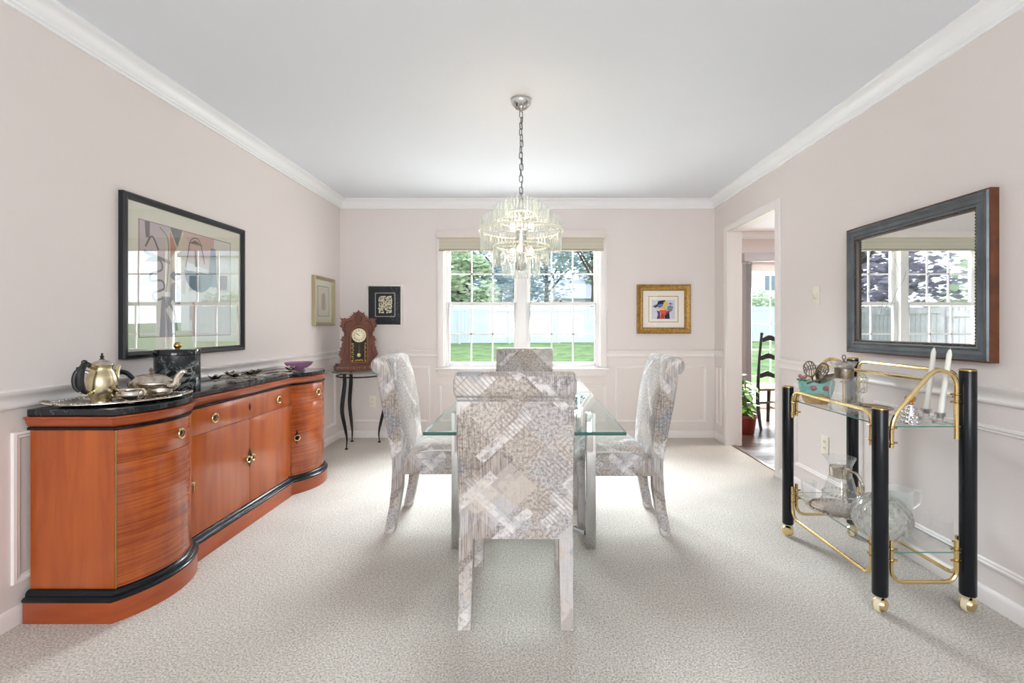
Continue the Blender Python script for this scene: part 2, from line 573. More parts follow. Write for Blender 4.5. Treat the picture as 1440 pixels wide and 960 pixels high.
g = MB()
for x in (-1.25, -.35, .55, 1.39): g.box(x, x + .06, YF - .09, YF - .04, .7, 2.35)
for z in (.7, 1.5, 2.29): g.box(-1.25, 1.45, YF - .09, YF - .04, z, z + .06)
g.build('window_frame', VINYL, rw, smooth=False)
MB().box(-1.25, 1.45, YF - .07, YF - .065, .7, 2.35).build('pane', PANE, rw, smooth=False)


def run(prof, a0, a1, M, mb=None):
    """sweep a profile of (out from wall, height) along a wall from a0 to a1"""
    mb = mb or MB()
    return mb.loops([[(a, -o, z) for o, z in prof] for a in (a0, a1)], True, True, M)


CROWN_P = [(0, H), (.085, H), (.085, H - .010), (.074, H - .016), (.060, H - .020), (.046, H - .036), (.034, H - .056),
           (.022, H - .064), (.022, H - .072), (.012, H - .078), (.012, H - .088), (0, H - .088)]
RAIL_P = [(0, .826), (.008, .826), (.015, .832), (.015, .842), (.010, .848), (.013, .868), (.022, .878), (.028, .888), (.028, .896), (.020, .902), (0, .902)]
BASE_P = [(0, 0), (.014, 0), (.014, .050), (.010, .058), (.006, .068), (0, .070)]
struct('trim_1', run(CROWN_P, YF, YB, M_LEFT), CROWN, angle=50)
struct('trim_2', run(CROWN_P, -YB, -YF, M_RIGHT), CROWN, angle=50)
struct('trim_3', run(CROWN_P, XL, XR, M_BACK), CROWN, angle=50)
struct('trim_4', run(RAIL_P, YF, YB, M_LEFT), TRIM, angle=50)
struct('trim_5', run(RAIL_P, -3.488, -YF, M_RIGHT), TRIM, angle=50)
struct('trim_6', run(RAIL_P, -YB, -4.492, M_RIGHT), TRIM, angle=50)
struct('trim_7', run(RAIL_P, XL, -.975, M_BACK), TRIM, angle=50)
struct('trim_8', run(RAIL_P, .758, XR, M_BACK), TRIM, angle=50)
struct('baseboard_left', run(BASE_P, YF, YB, M_LEFT), TRIM, angle=50)
struct('baseboard_back', run(BASE_P, XL, XR, M_BACK), TRIM, angle=50)
struct('baseboard_right', run(BASE_P, -YB, -4.492, M_RIGHT, run(BASE_P, -3.488, -YF, M_RIGHT)), TRIM, angle=50)


def rect_ring(mb, x0, x1, z0, z1, prof, M=None):
    """picture-frame sweep: prof = closed list of (inset, out)"""
    L = []
    for d, o in prof:
        L.append([(x0 + d, -o, z0 + d), (x1 - d, -o, z0 + d), (x1 - d, -o, z1 - d), (x0 + d, -o, z1 - d)])
    L.append(L[0])
    return mb.loops(L, True, False, M)


PANEL_P = [(0, 0), (.003, .009), (.012, .012), (.018, .006), (.024, .008), (.030, .003), (.030, 0)]
PZ0, PZ1 = .155, .738
panels = [(M_BACK, -1.885, -1.055, PZ0, PZ1), (M_BACK, -.965, .755, PZ0, .552), (M_BACK, .842, 1.79, PZ0, PZ1),
          (M_LEFT, .2, 1.10, PZ0, PZ1), (M_LEFT, 1.755, 3.25, PZ0, PZ1), (M_LEFT, 3.36, 4.64, PZ0, PZ1),
          (M_RIGHT, -4.70, -4.58, PZ0, PZ1), (M_RIGHT, -3.30, -2.62, PZ0, PZ1), (M_RIGHT, -2.53, -1.25, PZ0, PZ1), (M_RIGHT, -1.15, .2, PZ0, PZ1)]
for i, (M, a0, a1, z0, z1) in enumerate(panels):
    struct('trim_%d' % (9 + i), rect_ring(MB(), a0, a1, z0, z1, PANEL_P, M), TRIM, angle=50)

# doorway lining and casing
d1 = thing('door_1', None, None, kind='structure')
cs = [(0, 0), (0, .016), (.006, .020), (.050, .020), (.061, .012), (.061, 0)]


def casing(mb, y0, y1, z1, X, s):
    # U-shaped casing around an opening in a wall of constant X, s = +1 faces -X
    L = []
    for d, o in cs:
        e = .061 - d
        L.append([(X - s * o, y0 - e, 0), (X - s * o, y0 - e, z1 + e), (X - s * o, y1 + e, z1 + e), (X - s * o, y1 + e, 0)])
    return mb.loops(L, False, False)


casing(MB(), DY0, DY1, DZ, XR, 1).build('casing', TRIM, d1, angle=50)
casing(MB(), DY0, DY1, DZ, XR + .117, -1).build('casing', TRIM, d1, angle=50)
j = MB().box(XR - .002, XR + .119, DY1 - .004, DY1 + .02, 0, DZ + .01).box(XR - .002, XR + .119, DY0 - .02, DY0 + .004, 0, DZ + .01)
j.box(XR - .002, XR + .119, DY0, DY1, DZ - .004, DZ + .02).build('jamb', TRIM, d1, smooth=False)
MB().box(XR + .035, XR + .075, DY0, DY1, 0, .006).build('threshold_strip', pr('threshold_wood', lin(96, 66, 50), .3), d1, bevel=.002)

# ------------------------------------------------------------------ window with two double-hung units
win = thing('window_1', None, None, kind='structure')
w = MB()
w.box(WX0 - .062, WX0, YB - .018, YB, WZ0 - .012, 2.097).box(WX1, WX1 + .062, YB - .018, YB, WZ0 - .012, 2.097)
w.box(WX0 - .062, WX1 + .062, YB - .018, YB, WZ1, 2.097)
w.build('casing', TRIM, win, bevel=.004)
MB().box(WX0 - .082, WX1 + .082, YB - .045, YB + .06, WZ0 - .03, WZ0 - .004).build('window_sill', TRIM, win, bevel=.006)
MB().box(WX0 - .062, WX1 + .062, YB - .016, YB, WZ0 - .088, WZ0 - .03).build('apron', TRIM, win, bevel=.004)
fr = MB()
fr.box(WX0, WX0 + .012, YB, YB + .12, WZ0 - .004, WZ1).box(WX1 - .012, WX1, YB, YB + .12, WZ0 - .004, WZ1)
fr.box(WX0, WX1, YB, YB + .12, WZ1 - .012, WZ1).box(WX0, WX1, YB, YB + .12, WZ0 - .004, WZ0 + .004)
fr.box(-.150, -.070, YB, YB + .12, WZ0, WZ1)
fr.build('frame', VINYL, win, smooth=False)
for x0, x1 in ((-.905, -.150), (-.070, .688)):
    for lower in (1, 0):
        z0, z1 = (.726, 1.394) if lower else (1.358, 2.024)
        y = YB + .040 if lower else YB + .074
        st, b0, b1 = .045, (.044 if lower else .036), .036
        s = MB()
        s.box(x0, x0 + st, y, y + .03, z0, z1).box(x1 - st, x1, y, y + .03, z0, z1)
        s.box(x0 + st, x1 - st, y, y + .03, z0, z0 + b0).box(x0 + st, x1 - st, y, y + .03, z1 - b1, z1)
        sash = s.build('sash', VINYL, win, bevel=.003)
        gx0, gx1, gz0, gz1 = x0 + st, x1 - st, z0 + b0, z1 - b1
        dx, zm = (gx1 - gx0) / 3, (gz0 + gz1) / 2
        for k in (1, 2): MB().box(gx0 + k * dx - .008, gx0 + k * dx + .008, y + .010, y + .022, gz0, gz1).build('muntin', VINYL, sash, smooth=False)
        MB().box(gx0, gx1, y + .010, y + .022, zm - .008, zm + .008).build('muntin', VINYL, sash, smooth=False)
        for k in range(3):
            for a, b in ((gz0, zm), (zm, gz1)):
                MB().box(gx0 + k * dx, gx0 + (k + 1) * dx, y + .014, y + .018, a, b).build('pane', PANE, sash, smooth=False)
        if lower:
            lk = MB().box((x0 + x1) / 2 - .03, (x0 + x1) / 2 + .03, y + .002, y + .028, z1, z1 + .010)
            lk.cyl(((x0 + x1) / 2 - .005, y + .012, z1 + .008), ((x0 + x1) / 2 - .03, y + .004, z1 + .024), .006)
            lk.build('sash_lock', pr('lock_grey', lin(96, 92, 86), .4, .6), win, bevel=.002)

# roller blind
bl = thing('roller_blind', 'rolled-up cream roller blind above the double window', 'blind', (-.115, YB, 2.04))
MB().box(-.862, .862, -.085, -.019, 0, .074).build('cassette', pr('blind_cassette', lin(226, 216, 208), .4), bl, bevel=.006)
MB().box(-.838, .838, -.052, -.048, -.113, .005).build('fabric', pr('blind_fabric', lin(206, 200, 182), .8), bl, smooth=False)
for z, h in ((-.044, .004), (-.080, .004)):
    MB().box(-.838, .838, -.055, -.052, z, z + h).build('fold', pr('blind_fold', lin(192, 186, 168), .8), bl, smooth=False)
MB().box(-.840, .840, -.060, -.040, -.131, -.108).build('bottom_rail', pr('blind_rail', lin(176, 166, 152), .5), bl, bevel=.006)
cd = spline([(.848, -.075, .05), (.866, -.072, -.02), (.868, -.070, -.4), (.876, -.066, -.66), (.868, -.06, -.73), (.845, -.055, -.745)], 6)
MB().tube(cd, .0028, 6).build('cord', VINYL, bl)
MB().tube([(.855, -.08, .05), (.872, -.08, .03), (.866, -.08, -.01)], .008, 6).build('cord_bracket', VINYL, bl)

# ------------------------------------------------------------------ kitchen beyond the doorway
KX, KY0, KY1 = XR + .117, 2.2, 6.4
kf = struct('floor_2', MB().box(XR + .06, 5.6, KY0, KY1 + .12, -.1, -.008), pr('plank_joint', lin(36, 28, 24), .6), smooth=False)
n = 0
y = KY0
while y < KY1:
    x = XR + .065 - (n * .37) % 1.1
    while x < 5.5:
        x0, x1 = max(x, XR + .065), min(x + 1.1, 5.55)
        if x1 - x0 > .05:
            MB().box(x0 + .001, x1 - .001, y + .0015, y + .1085, -.008, 0).build('plank', PLANK, kf, smooth=False)
        x += 1.1
    y += .11; n += 1
struct('ceiling_2', MB().box(KX, 5.6, KY0, KY1 + .12, H, H + .1), CEIL, smooth=False)
SX0, SX1, SZ = 2.98, 4.82, 2.05
KWALL = pr('kitchen_paint', lin(218, 208, 204), .6)
struct('wall_kitchen_back', MB().box(KX, SX0, KY1, KY1 + .12, 0, H).box(SX1, 5.6, KY1, KY1 + .12, 0, H).box(SX0, SX1, KY1, KY1 + .12, SZ, H), KWALL, smooth=False)
struct('wall_kitchen_right', MB().box(5.6, 5.7, KY0, KY1 + .12, 0, H), KWALL, smooth=False)
struct('wall_kitchen_front', MB().box(KX, 5.6, KY0 - .1, KY0, 0, H), KWALL, smooth=False)
struct('trim_25', run(CROWN_P, KX, 5.6, T(0, KY1, 0)), CROWN, angle=50)
struct('trim_26', run(CROWN_P, KY0, KY1, T(KX, 0, 0) @ RZ(pi / 2)), CROWN, angle=50)
sd = thing('door_2', None, None, kind='structure')
MB().box(SX0 - .06, SX0, KY1 - .018, KY1, 0, SZ + .06).box(SX1, SX1 + .06, KY1 - .018, KY1, 0, SZ + .06).box(SX0 - .06, SX1 + .06, KY1 - .018, KY1, SZ, SZ + .06).build('casing', TRIM, sd, bevel=.004)
for x0, x1, y in ((SX0, 3.93, KY1 + .03), (3.87, SX1, KY1 + .07)):
    leaf = MB().box(x0, x0 + .07, y, y + .035, 0, SZ).box(x1 - .07, x1, y, y + .035, 0, SZ).box(x0 + .07, x1 - .07, y, y + .035, 0, .09).box(x0 + .07, x1 - .07, y, y + .035, SZ - .14, SZ)
    leaf = leaf.build('door_leaf', VINYL, sd, bevel=.003)
    gx0, gx1 = x0 + .07, x1 - .07
    nx, nz = 3, 5
    for k in range(1, nx): MB().box(gx0 + (gx1 - gx0) * k / nx - .008, gx0 + (gx1 - gx0) * k / nx + .008, y + .01, y + .025, .09, SZ - .14).build('muntin', VINYL, leaf, smooth=False)
    for k in range(1, nz): MB().box(gx0, gx1, y + .01, y + .025, .09 + 1.82 * k / nz - .008, .09 + 1.82 * k / nz + .008).build('muntin', VINYL, leaf, smooth=False)
    for k in range(nx):
        for q in range(nz):
            MB().box(gx0 + (gx1 - gx0) * k / nx, gx0 + (gx1 - gx0) * (k + 1) / nx, y + .015, y + .02, .09 + 1.82 * q / nz, .09 + 1.82 * (q + 1) / nz).build('pane', PANE, leaf, smooth=False)
vb = thing('vertical_blind', 'grey vertical blind drawn aside at the sliding glass door', 'blind', (SX0, KY1, SZ))
GREYB = pr('grey_blind', lin(182, 180, 184), .6)
MB().box(-.1, 1.95, -.12, -.02, -.02, .10).build('valance', GREYB, vb, bevel=.004)
for k in range(6):
    MB().box(-.085 + k * .016, -.081 + k * .016, -.105, -.03, -2.0, -.05).build('vane', GREYB, vb, smooth=False)

# ladder-back chair in the kitchen
kc = thing('ladder_back_chair', 'dark ladder-back chair seen through the doorway', 'chair', (2.70, 5.16, 0), R(8))
post = spline([(0, -.055, 0), (0, -.018, .15), (0, .005, .32), (0, 0, .46), (0, -.02, .75), (0, -.065, 1.05)], 5)
for sx in (-1, 1):
    MB().tube([(p.x + sx * .20, p.y, p.z) for p in post], [.014 + .008 * sin(pi * min(1, i / 20)) for i in range(len(post))], 8).ball((sx * .2, -.068, 1.06), .018).build('back_post', DARKWOOD, kc)
    MB().tube(spline([(sx * .2, .40, 0), (sx * .195, .385, .2), (sx * .2, .38, .44)], 5), .02, 8).build('leg', DARKWOOD, kc)
for zc, dy in ((1.0, -.052), (.80, -.03), (.60, -.008)):
    top, bot = [], []
    for i in range(17):
        u = i / 16
        x = -.2 + .4 * u
        wv = .018 * cos(2 * pi * u * 2) * (1 if 0.05 < u < .95 else .3)
        top.append((x, zc + .03 - wv)); bot.append((x, zc - .022 - wv * .6))
    MB().prism(top + bot[::-1], -.008, .008, T(0, dy, 0) @ RX(pi / 2)).build('back_slat', DARKWOOD, kc)
MB().box(-.22, .22, 0, .42, .42, .45).build('seat', pr('rush_seat', lin(104, 84, 58), .8, bump=(80, .4)), kc, bevel=.012)
for z, a, b in ((.18, (-.2, .0), (-.2, .385)), (.18, (.2, .0), (.2, .385)), (.22, (-.2, .385), (.2, .385)), (.30, (-.2, .0), (.2, .0))):
    MB().cyl((a[0], a[1], z), (b[0], b[1], z), .009, 8).build('rung', DARKWOOD, kc)

# potted plant by the doorway
pl = thing('potted_plant', 'leafy green plant in a red pot on the kitchen floor', 'plant', (2.275, 4.93, 0))
MB().lathe([(0, 0), (.075, 0), (.082, .01), (.105, .17), (.112, .175), (.112, .20), (.098, .20), (.092, .15), (0, .15)], 20).build('pot', pr('red_pot', lin(112, 36, 32), .35), pl)
MB().lathe([(0, .148), (.05, .155), (.093, .152)], 16).build('soil', pr('soil', lin(52, 38, 28), .95), pl)
LEAFM = pr('plant_leaf', lin(112, 164, 52), .45, vary=(lin(70, 122, 36), 12, .4, .7))
lv = MB()
ring = [(0, 0, 0), (.028, .018, .004), (.034, .045, 0), (.022, .075, -.008), (0, .105, -.022), (-.022, .075, -.008), (-.034, .045, 0), (-.028, .018, .004)]
lv.v = [Vector((0, .05, .010))] + [Vector(p) for p in ring]
lv.f = [[0, 1 + i, 1 + (i + 1) % 8] for i in range(8)]; lv.m = [0] * 8
leaf0 = None
rnd = random.Random(3)
for k in range(13):
    a = rnd.uniform(0, 2 * pi); rr = rnd.uniform(.05, .14); hh = rnd.uniform(.24, .62)
    pts = spline([(0, 0, .15), (rr * .3 * cos(a), rr * .3 * sin(a), .15 + hh * .5), (rr * cos(a), rr * sin(a), hh)], 4)
    MB().tube(pts, .004, 5).build('stem', pr('plant_stem', lin(96, 130, 60), .5) if k == 0 else bpy.data.materials['plant_stem'], pl)
    for q in range(5):
        p = pts[min(len(pts) - 1, 3 + int(q * 1.4))]
        b = a + rnd.uniform(-1.6, 1.6)
        M = T(*p) @ RZ(b - pi / 2) @ RX(rnd.uniform(-.7, .35)) @ Matrix.Scale(rnd.uniform(.75, 1.35), 4)
        if leaf0 is None:
            leaf0 = lv.build('leaf', LEAFM, pl, angle=80); leaf0.matrix_local = M
        else: share(leaf0, pl, M)

# ------------------------------------------------------------------ the yard outside
GRASS = pr('lawn_grass', lin(122, 140, 84), .9, vary=(lin(88, 112, 62), 1.6, .42, .62), bump=(30, .5))
gy = [(4.9, -.35), (10, -.3), (14, -.12), (23, .36), (40, .8), (90, 2.0)]
struct('ground', MB().loops([[(-60, y, z), (60, y, z), (60, y, z - .5), (-60, y, z - .5)] for y, z in gy], True, True), GRASS, smooth=False)
struct('patio', MB().box(-5.0, 6.8, 4.9, 10.4, -.6, -.14), pr('patio_concrete', lin(214, 208, 200), .8, bump=(20, .2)), smooth=False)  # left stretch added out of view to bounce neutral light indoors


def gz(y):
    for (a, za), (b, zb) in zip(gy, gy[1:]):
        if a <= y <= b: return za + (zb - za) * (y - a) / (b - a)
    return gy[-1][1]


def fence(name, label, m, x0, x1, y0, y1, bay, h, bw, gap):
    f = thing(name, label, 'fence', (x0, y0, gz(y0)))
    L = sqrt((x1 - x0) ** 2 + (y1 - y0) ** 2)
    f.rotation_euler.z = atan2(y1 - y0, x1 - x0)
    nb = int(L / bay)
    slope = (gz(y1) - gz(y0)) / L
    po = None; bd = None; ra = None
    for i in range(nb + 1):
        M = T(i * bay, 0, i * bay * slope)
        if po is None:
            po = MB().box(-.065, .065, -.075, .055, -.3, h + .06).lathe([(.085, h + .06), (.085, h + .09), (0, h + .15)], 4, RZ(pi / 4)).build('post', m, f, smooth=False); po.matrix_local = M
        else: share(po, f, M)
        if i == nb: break
        nbrd = int((bay - .13) / bw)
        for k in range(nbrd):
            Mb = T(i * bay + .065 + (k + .5) * (bay - .13) / nbrd, 0, (i * bay + k * bay / nbrd) * slope)
            if bd is None:
                w2 = (bay - .13) / nbrd / 2 - gap / 2
                bd = MB().box(-w2, w2, -.012, .012, .05, h).build('board', m, f, smooth=False); bd.matrix_local = Mb
            else: share(bd, f, Mb)
        for z in (.10, h - .12):
            Mr = T(i * bay + bay / 2, 0, z + (i + .5) * bay * slope)
            if ra is None:
                ra = MB().box(-bay / 2, bay / 2, -.035, .03, -.07, .07).build('fence_rail', m, f, smooth=False); ra.matrix_local = Mr
            else: share(ra, f, Mr)


fence('vinyl_fence', 'white vinyl board fence across the back of the lawn', pr('fence_white', lin(186, 190, 192), .5), -5.9, 15.0, 22.0, 23.6, 2.4, 1.78, .17, .006)
fence('timber_fence', 'weathered grey timber fence along the side of the lawn', pr('fence_grey', lin(150, 146, 148), .8, vary=(lin(118, 112, 112), 3, .4, .7)), -6.4, -6.0, 6.4, 21.6, 2.4, 1.75, .15, .012)

BARK = pr('tree_bark', lin(98, 84, 72), .9)


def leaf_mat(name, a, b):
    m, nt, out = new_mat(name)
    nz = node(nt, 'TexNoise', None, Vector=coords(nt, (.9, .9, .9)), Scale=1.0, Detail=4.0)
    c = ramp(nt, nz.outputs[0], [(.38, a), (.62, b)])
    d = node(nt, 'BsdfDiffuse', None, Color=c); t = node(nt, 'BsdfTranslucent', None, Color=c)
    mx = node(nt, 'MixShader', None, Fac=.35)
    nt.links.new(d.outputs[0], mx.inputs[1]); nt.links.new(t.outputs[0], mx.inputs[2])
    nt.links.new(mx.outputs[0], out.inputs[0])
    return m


def blob_leaves(mb, c, rad, n, size, rnd, zs=1.0):
    for _ in range(n):
        d = Vector((rnd.gauss(0, 1), rnd.gauss(0, 1), rnd.gauss(0, 1))).normalized() * (rnd.random() ** .4)
        p = Vector(c) + Vector((d.x * rad, d.y * rad, d.z * rad * zs))
        s = size * rnd.uniform(.6, 1.3)
        M = T(*p) @ RZ(rnd.uniform(0, 6.3)) @ RX(rnd.uniform(-1.2, 1.2))
        mb.add([(-s, 0, 0), (0, -s * .5, 0), (s, 0, 0), (0, s * .5, 0)], [(0, 1, 2, 3)], M)


def tree(x, y, h, r, label, m, seed, low=.15):
    rnd = random.Random(seed)
    t = thing('tree', label, 'tree', (x, y, gz(y) - .05))
    br = MB().tube([(0, 0, 0), (.1, 0, h * .3), (0, .1, h * .62)], [.22, .17, .09], 8)
    for k in range(6):
        a = k * 1.05 + rnd.uniform(-.3, .3)
        br.tube([(0, 0, h * (.25 + .05 * k)), (r * .35 * cos(a), r * .35 * sin(a), h * (.4 + .05 * k)), (r * .7 * cos(a), r * .7 * sin(a), h * (.5 + .06 * k))], [.09, .06, .02], 6)
    br.build('trunk', BARK, t)
    mb = MB()
    for k in range(22):
        a = rnd.uniform(0, 6.3); zz = rnd.uniform(low, .92); q = sqrt(max(0, 1 - ((zz - .5) / .55) ** 2)) * rnd.uniform(.2, .85)
        blob_leaves(mb, (r * q * cos(a), r * q * sin(a), h * zz), r * rnd.uniform(.28, .45), 210, .20, rnd)
    f = mb.build('foliage', m, t, smooth=False); f['kind'] = 'stuff'


G1 = leaf_mat('haze_paled_leaves', lin(204, 212, 206), lin(172, 188, 184))  # haze is painted into the leaf colours, paled and desaturated
G2 = leaf_mat('haze_blued_leaves', lin(194, 206, 212), lin(164, 182, 190))
G3 = leaf_mat('haze_bright_leaves', lin(206, 216, 186), lin(178, 194, 164))
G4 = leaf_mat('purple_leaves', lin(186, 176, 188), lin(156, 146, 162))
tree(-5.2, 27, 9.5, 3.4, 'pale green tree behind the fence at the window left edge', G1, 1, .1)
tree(-2.3, 31, 10.5, 3.6, 'dense haze-blued tree behind the fence in the left window', G2, 2, .1)
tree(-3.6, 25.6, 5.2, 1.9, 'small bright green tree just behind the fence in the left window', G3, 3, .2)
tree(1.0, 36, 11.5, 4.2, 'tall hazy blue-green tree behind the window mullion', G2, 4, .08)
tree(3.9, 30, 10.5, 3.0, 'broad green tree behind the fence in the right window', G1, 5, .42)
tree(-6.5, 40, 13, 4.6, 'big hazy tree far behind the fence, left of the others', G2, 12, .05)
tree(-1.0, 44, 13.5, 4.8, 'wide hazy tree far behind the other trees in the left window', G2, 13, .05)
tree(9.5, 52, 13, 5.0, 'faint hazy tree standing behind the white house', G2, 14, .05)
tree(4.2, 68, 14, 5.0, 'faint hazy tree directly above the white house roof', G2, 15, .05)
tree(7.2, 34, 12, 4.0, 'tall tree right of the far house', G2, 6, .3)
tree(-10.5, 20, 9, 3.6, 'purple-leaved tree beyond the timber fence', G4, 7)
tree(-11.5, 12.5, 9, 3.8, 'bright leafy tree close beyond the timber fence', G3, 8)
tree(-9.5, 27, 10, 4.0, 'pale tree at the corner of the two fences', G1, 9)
bs = thing('bush', 'rounded green bush rising behind the fence seen through the sliding door', 'bush', (12.6, 25.4, gz(25.4)))
mb = MB(); rnd = random.Random(11)
for k in range(10): blob_leaves(mb, (rnd.uniform(-1.2, 1.2), rnd.uniform(-.5, .5), rnd.uniform(1.4, 2.1)), .7, 160, .13, rnd)
f = mb.build('foliage', G3, bs, smooth=False); f['kind'] = 'stuff'
MB().tube([(0, 0, -.1), (.05, 0, .6), (0, 0, 1.5)], [.12, .08, .05], 6).build('trunk', BARK, bs)


def house(x, y, w, d, h, label, tone):
    hs = thing('house', label, 'house', (x, y, gz(y) - .1))
    WH = pr('house_siding', lin(*tone), .7)
    MB().box(-w / 2, w / 2, 0, d, 0, h).build('wall', WH, hs, smooth=False)
    MB().prism([(-.4, h - .1), (d / 2, h + d * .32), (d + .4, h - .1)], -w / 2 - .4, w / 2 + .4, Matrix(((0, 0, 1, 0), (1, 0, 0, 0), (0, 1, 0, 0), (0, 0, 0, 1)))).build('roof', pr('house_roof', lin(168, 162, 164), .8), hs, smooth=False)
    nw = max(2, int(w / 2.2))
    for lv_ in range(int(h / 2.6)):
        for k in range(nw):
            xx = -w / 2 + (k + .5) * w / nw
            fw = MB().box(xx - .5, xx + .5, -.06, .02, .9 + lv_ * 2.6, 2.3 + lv_ * 2.6).build('window', WH, hs, smooth=False)
            MB().box(xx - .42, xx + .42, -.08, -.05, .98 + lv_ * 2.6, 2.22 + lv_ * 2.6).build('pane', pr('house_pane', lin(110, 122, 132), .1), fw, smooth=False)
    MB().box(w * .2, w * .2 + .8, d * .4, d * .4 + .8, h, h + d * .32 + 1.0).build('chimney', WH, hs, smooth=False)


house(4.6, 47, 3.8, 7, 3.2, 'white house with a chimney behind the fence in the right window', (180, 182, 186))
house(20.5, 40, 12, 7, 6.6, 'pale two-storey house beyond the fence seen through the sliding door', (226, 226, 226))

# ------------------------------------------------------------------ upholstered dining chairs (front = +y)
def make_chair(label, loc, rz):
    t = thing('dining_chair', label, 'chair', loc, rz, 'four upholstered chairs around the glass table')
    prof = [(-.172, .325), (-.172, .42), (-.180, .55), (-.194, .68), (-.212, .79), (-.232, .87), (-.252, .925)]
    c = (-.303, .925); r = .050
    for k in range(1, 14):
        a = R(238) * k / 13
        prof.append((c[0] + (r + .001) * cos(a), c[1] + r * sin(a)))
    prof += [(-.311, .880), (-.311, .872), (-.319, .866), (-.309, .80), (-.292, .70), (-.268, .58), (-.246, .46), (-.236, .40), (-.236, .325)]
    n = len(prof)
    cx = sum(p[0] for p in prof) / n
    L = []
    for x, ins in ((-.220, .010), (-.217, .004), (-.210, 0), (-.07, 0), (.07, 0), (.210, 0), (.217, .004), (.220, .010)):
        lp = []
        for i, (y, z) in enumerate(prof):
            a, b = prof[i - 1], prof[(i + 1) % n]
            tx, tz = b[0] - a[0], b[1] - a[1]
            ln = sqrt(tx * tx + tz * tz) or 1
            nx, nz_ = tz / ln, -tx / ln           # points out of the outline
            lp.append((x, y - nx * ins * 1.0, z - nz_ * ins))
        L.append(lp)
    MB().loops(L, True, True).build('backrest', FABRIC, t, angle=48)
    # roll ends: gathered rosettes
    for s in (-1, 1):
        MB().lathe([(0, .004), (.012, .006), (.036, .004), (.044, 0), (.044, -.012)], 16, T(s * .2195, c[0], c[1]) @ RY(s * pi / 2)).build('roll_end', FABRIC, t)
    # seat skirt and domed cushion
    MB().box(-.220, .220, -.200, .236, .325, .412).build('seat_skirt', FABRIC, t, bevel=.008)
    g = MB()
    N = 14
    vs = []; fs = []
    for i in range(N + 1):
        for j in range(N + 1):
            u, v = -1 + 2 * i / N, -1 + 2 * j / N
            bu, bv = 1 - abs(u) ** 4, 1 - abs(v) ** 4
            vs.append((u * .220, .034 + v * .203, .412 + .078 * (max(0, bu) ** .55) * (max(0, bv) ** .55)))
    for i in range(N):
        for j in range(N):
            fs.append((i * (N + 1) + j, (i + 1) * (N + 1) + j, (i + 1) * (N + 1) + j + 1, i * (N + 1) + j + 1))
    g.add(vs, fs)
    g.build('seat', FABRIC, t, angle=70)
    w = MB()
    w.tube(fillet([(-.221, -.17, .412), (-.221, .237, .412), (.221, .237, .412), (.221, -.17, .412)], .012, 3), .0045, 6)
    w.build('welt', FABRIC, t)
    for s in (-1, 1):
        rl = MB()
        xs = s * .193
        ly = [(-.205, .030, .33), (-.208, .030, .25), (-.222, .028, .15), (-.240, .027, .06), (-.252, .027, 0)]
        rl.loops([[(xs - w_ * .92, y - w_, z), (xs + w_ * .92, y - w_, z), (xs + w_ * .92, y + w_, z), (xs - w_ * .92, y + w_, z)] for y, w_, z in ly])
        rl.build('leg', FABRIC, t, bevel=.003)
        fl = MB()
        ly = [(.200, .029, .33), (.202, .027, .16), (.205, .025, 0)]
        fl.loops([[(xs - w_ * .92, y - w_, z), (xs + w_ * .92, y - w_, z), (xs + w_ * .92, y + w_, z), (xs - w_ * .92, y + w_, z)] for y, w_, z in ly])
        fl.build('leg', FABRIC, t, bevel=.003)
    return t


ch0 = make_chair('patterned upholstered chair with its full back to the viewer, at the near table end', (-.064, 2.012, 0), 0)
for lab, loc, rz in (('patterned upholstered chair facing the room, at the window end of the glass table', (-.064, 3.35, 0), pi),
                     ('patterned upholstered chair on the sideboard side of the glass table', (-.541, 2.765, 0), -pi / 2),
                     ('patterned upholstered chair on the drinks-cart side of the glass table', (.478, 2.735, 0), pi / 2)):
    c_ = copy_tree(ch0)
    c_['label'] = lab; c_.location = loc; c_.rotation_euler.z = rz

# ------------------------------------------------------------------ glass dining table
tb = thing('dining_table', 'rectangular clear glass dining table on square chrome legs', 'table', (-.034, 2.68, 0))
top = MB().box(-.398, .404, -.862, .862, .712, .727)
o = top.build('table_top', [GREEN_GLASS, GLASS_EDGE], tb, bevel=.0025)
for p in o.data.polygons:
    if abs(p.normal.z) < .5: p.material_index = 1
for sx in (-1, 1):
    for sy in (-1, 1):
        x, y = -.012 + sx * .344, sy * .29
        MB().box(x - .026, x + .026, y - .026, y + .026, 0, .700).build('leg', CHROME, tb, bevel=.003)
        MB().lathe([(0, .700), (.018, .700), (.018, .712), (0, .712)], 14, T(x, y, 0)).build('glass_pad', CLEAR, tb)
for a, b in (((-.356, -.29), (.332, .29)), ((.332, -.29), (-.356, .29))):
    d = Vector((b[0] - a[0], b[1] - a[1], 0)); ln = d.length
    zz = .03 if a[0] < 0 else .056
    MB().box(.03, ln - .03, -.012, .012, zz, zz + .024, T(a[0], a[1], 0) @ RZ(atan2(d.y, d.x))).build('stretcher', CHROME, tb, bevel=.002)

# ------------------------------------------------------------------ sideboard with bowed ends
SB = thing('sideboard', 'long cherry-wood sideboard with bowed ends and black marble top', 'sideboard', (0, 0, 0))
SBX = -1.645; BC = -1.86; YC1, YC2 = 2.0, 3.37; Y0, Y1 = 1.795, 3.575
BACKX = -1.957


def outline(off, n=14, back=BACKX):
    r = .31 + off
    pts = [(back, Y0 - off)]
    x = SBX + off
    def arc(c, a, b):
        return [(BC + sqrt(max(0, r * r - (y - c) ** 2)), y) for y in [a + (b - a) * k / n for k in range(n + 1)]]
    dy = sqrt(r * r - (x - BC) ** 2)
    pts += arc(YC1, Y0 - off, YC1 + dy)
    pts += arc(YC2, YC2 - dy, Y1 + off)
    pts.append((back, Y1 + off))
    return pts


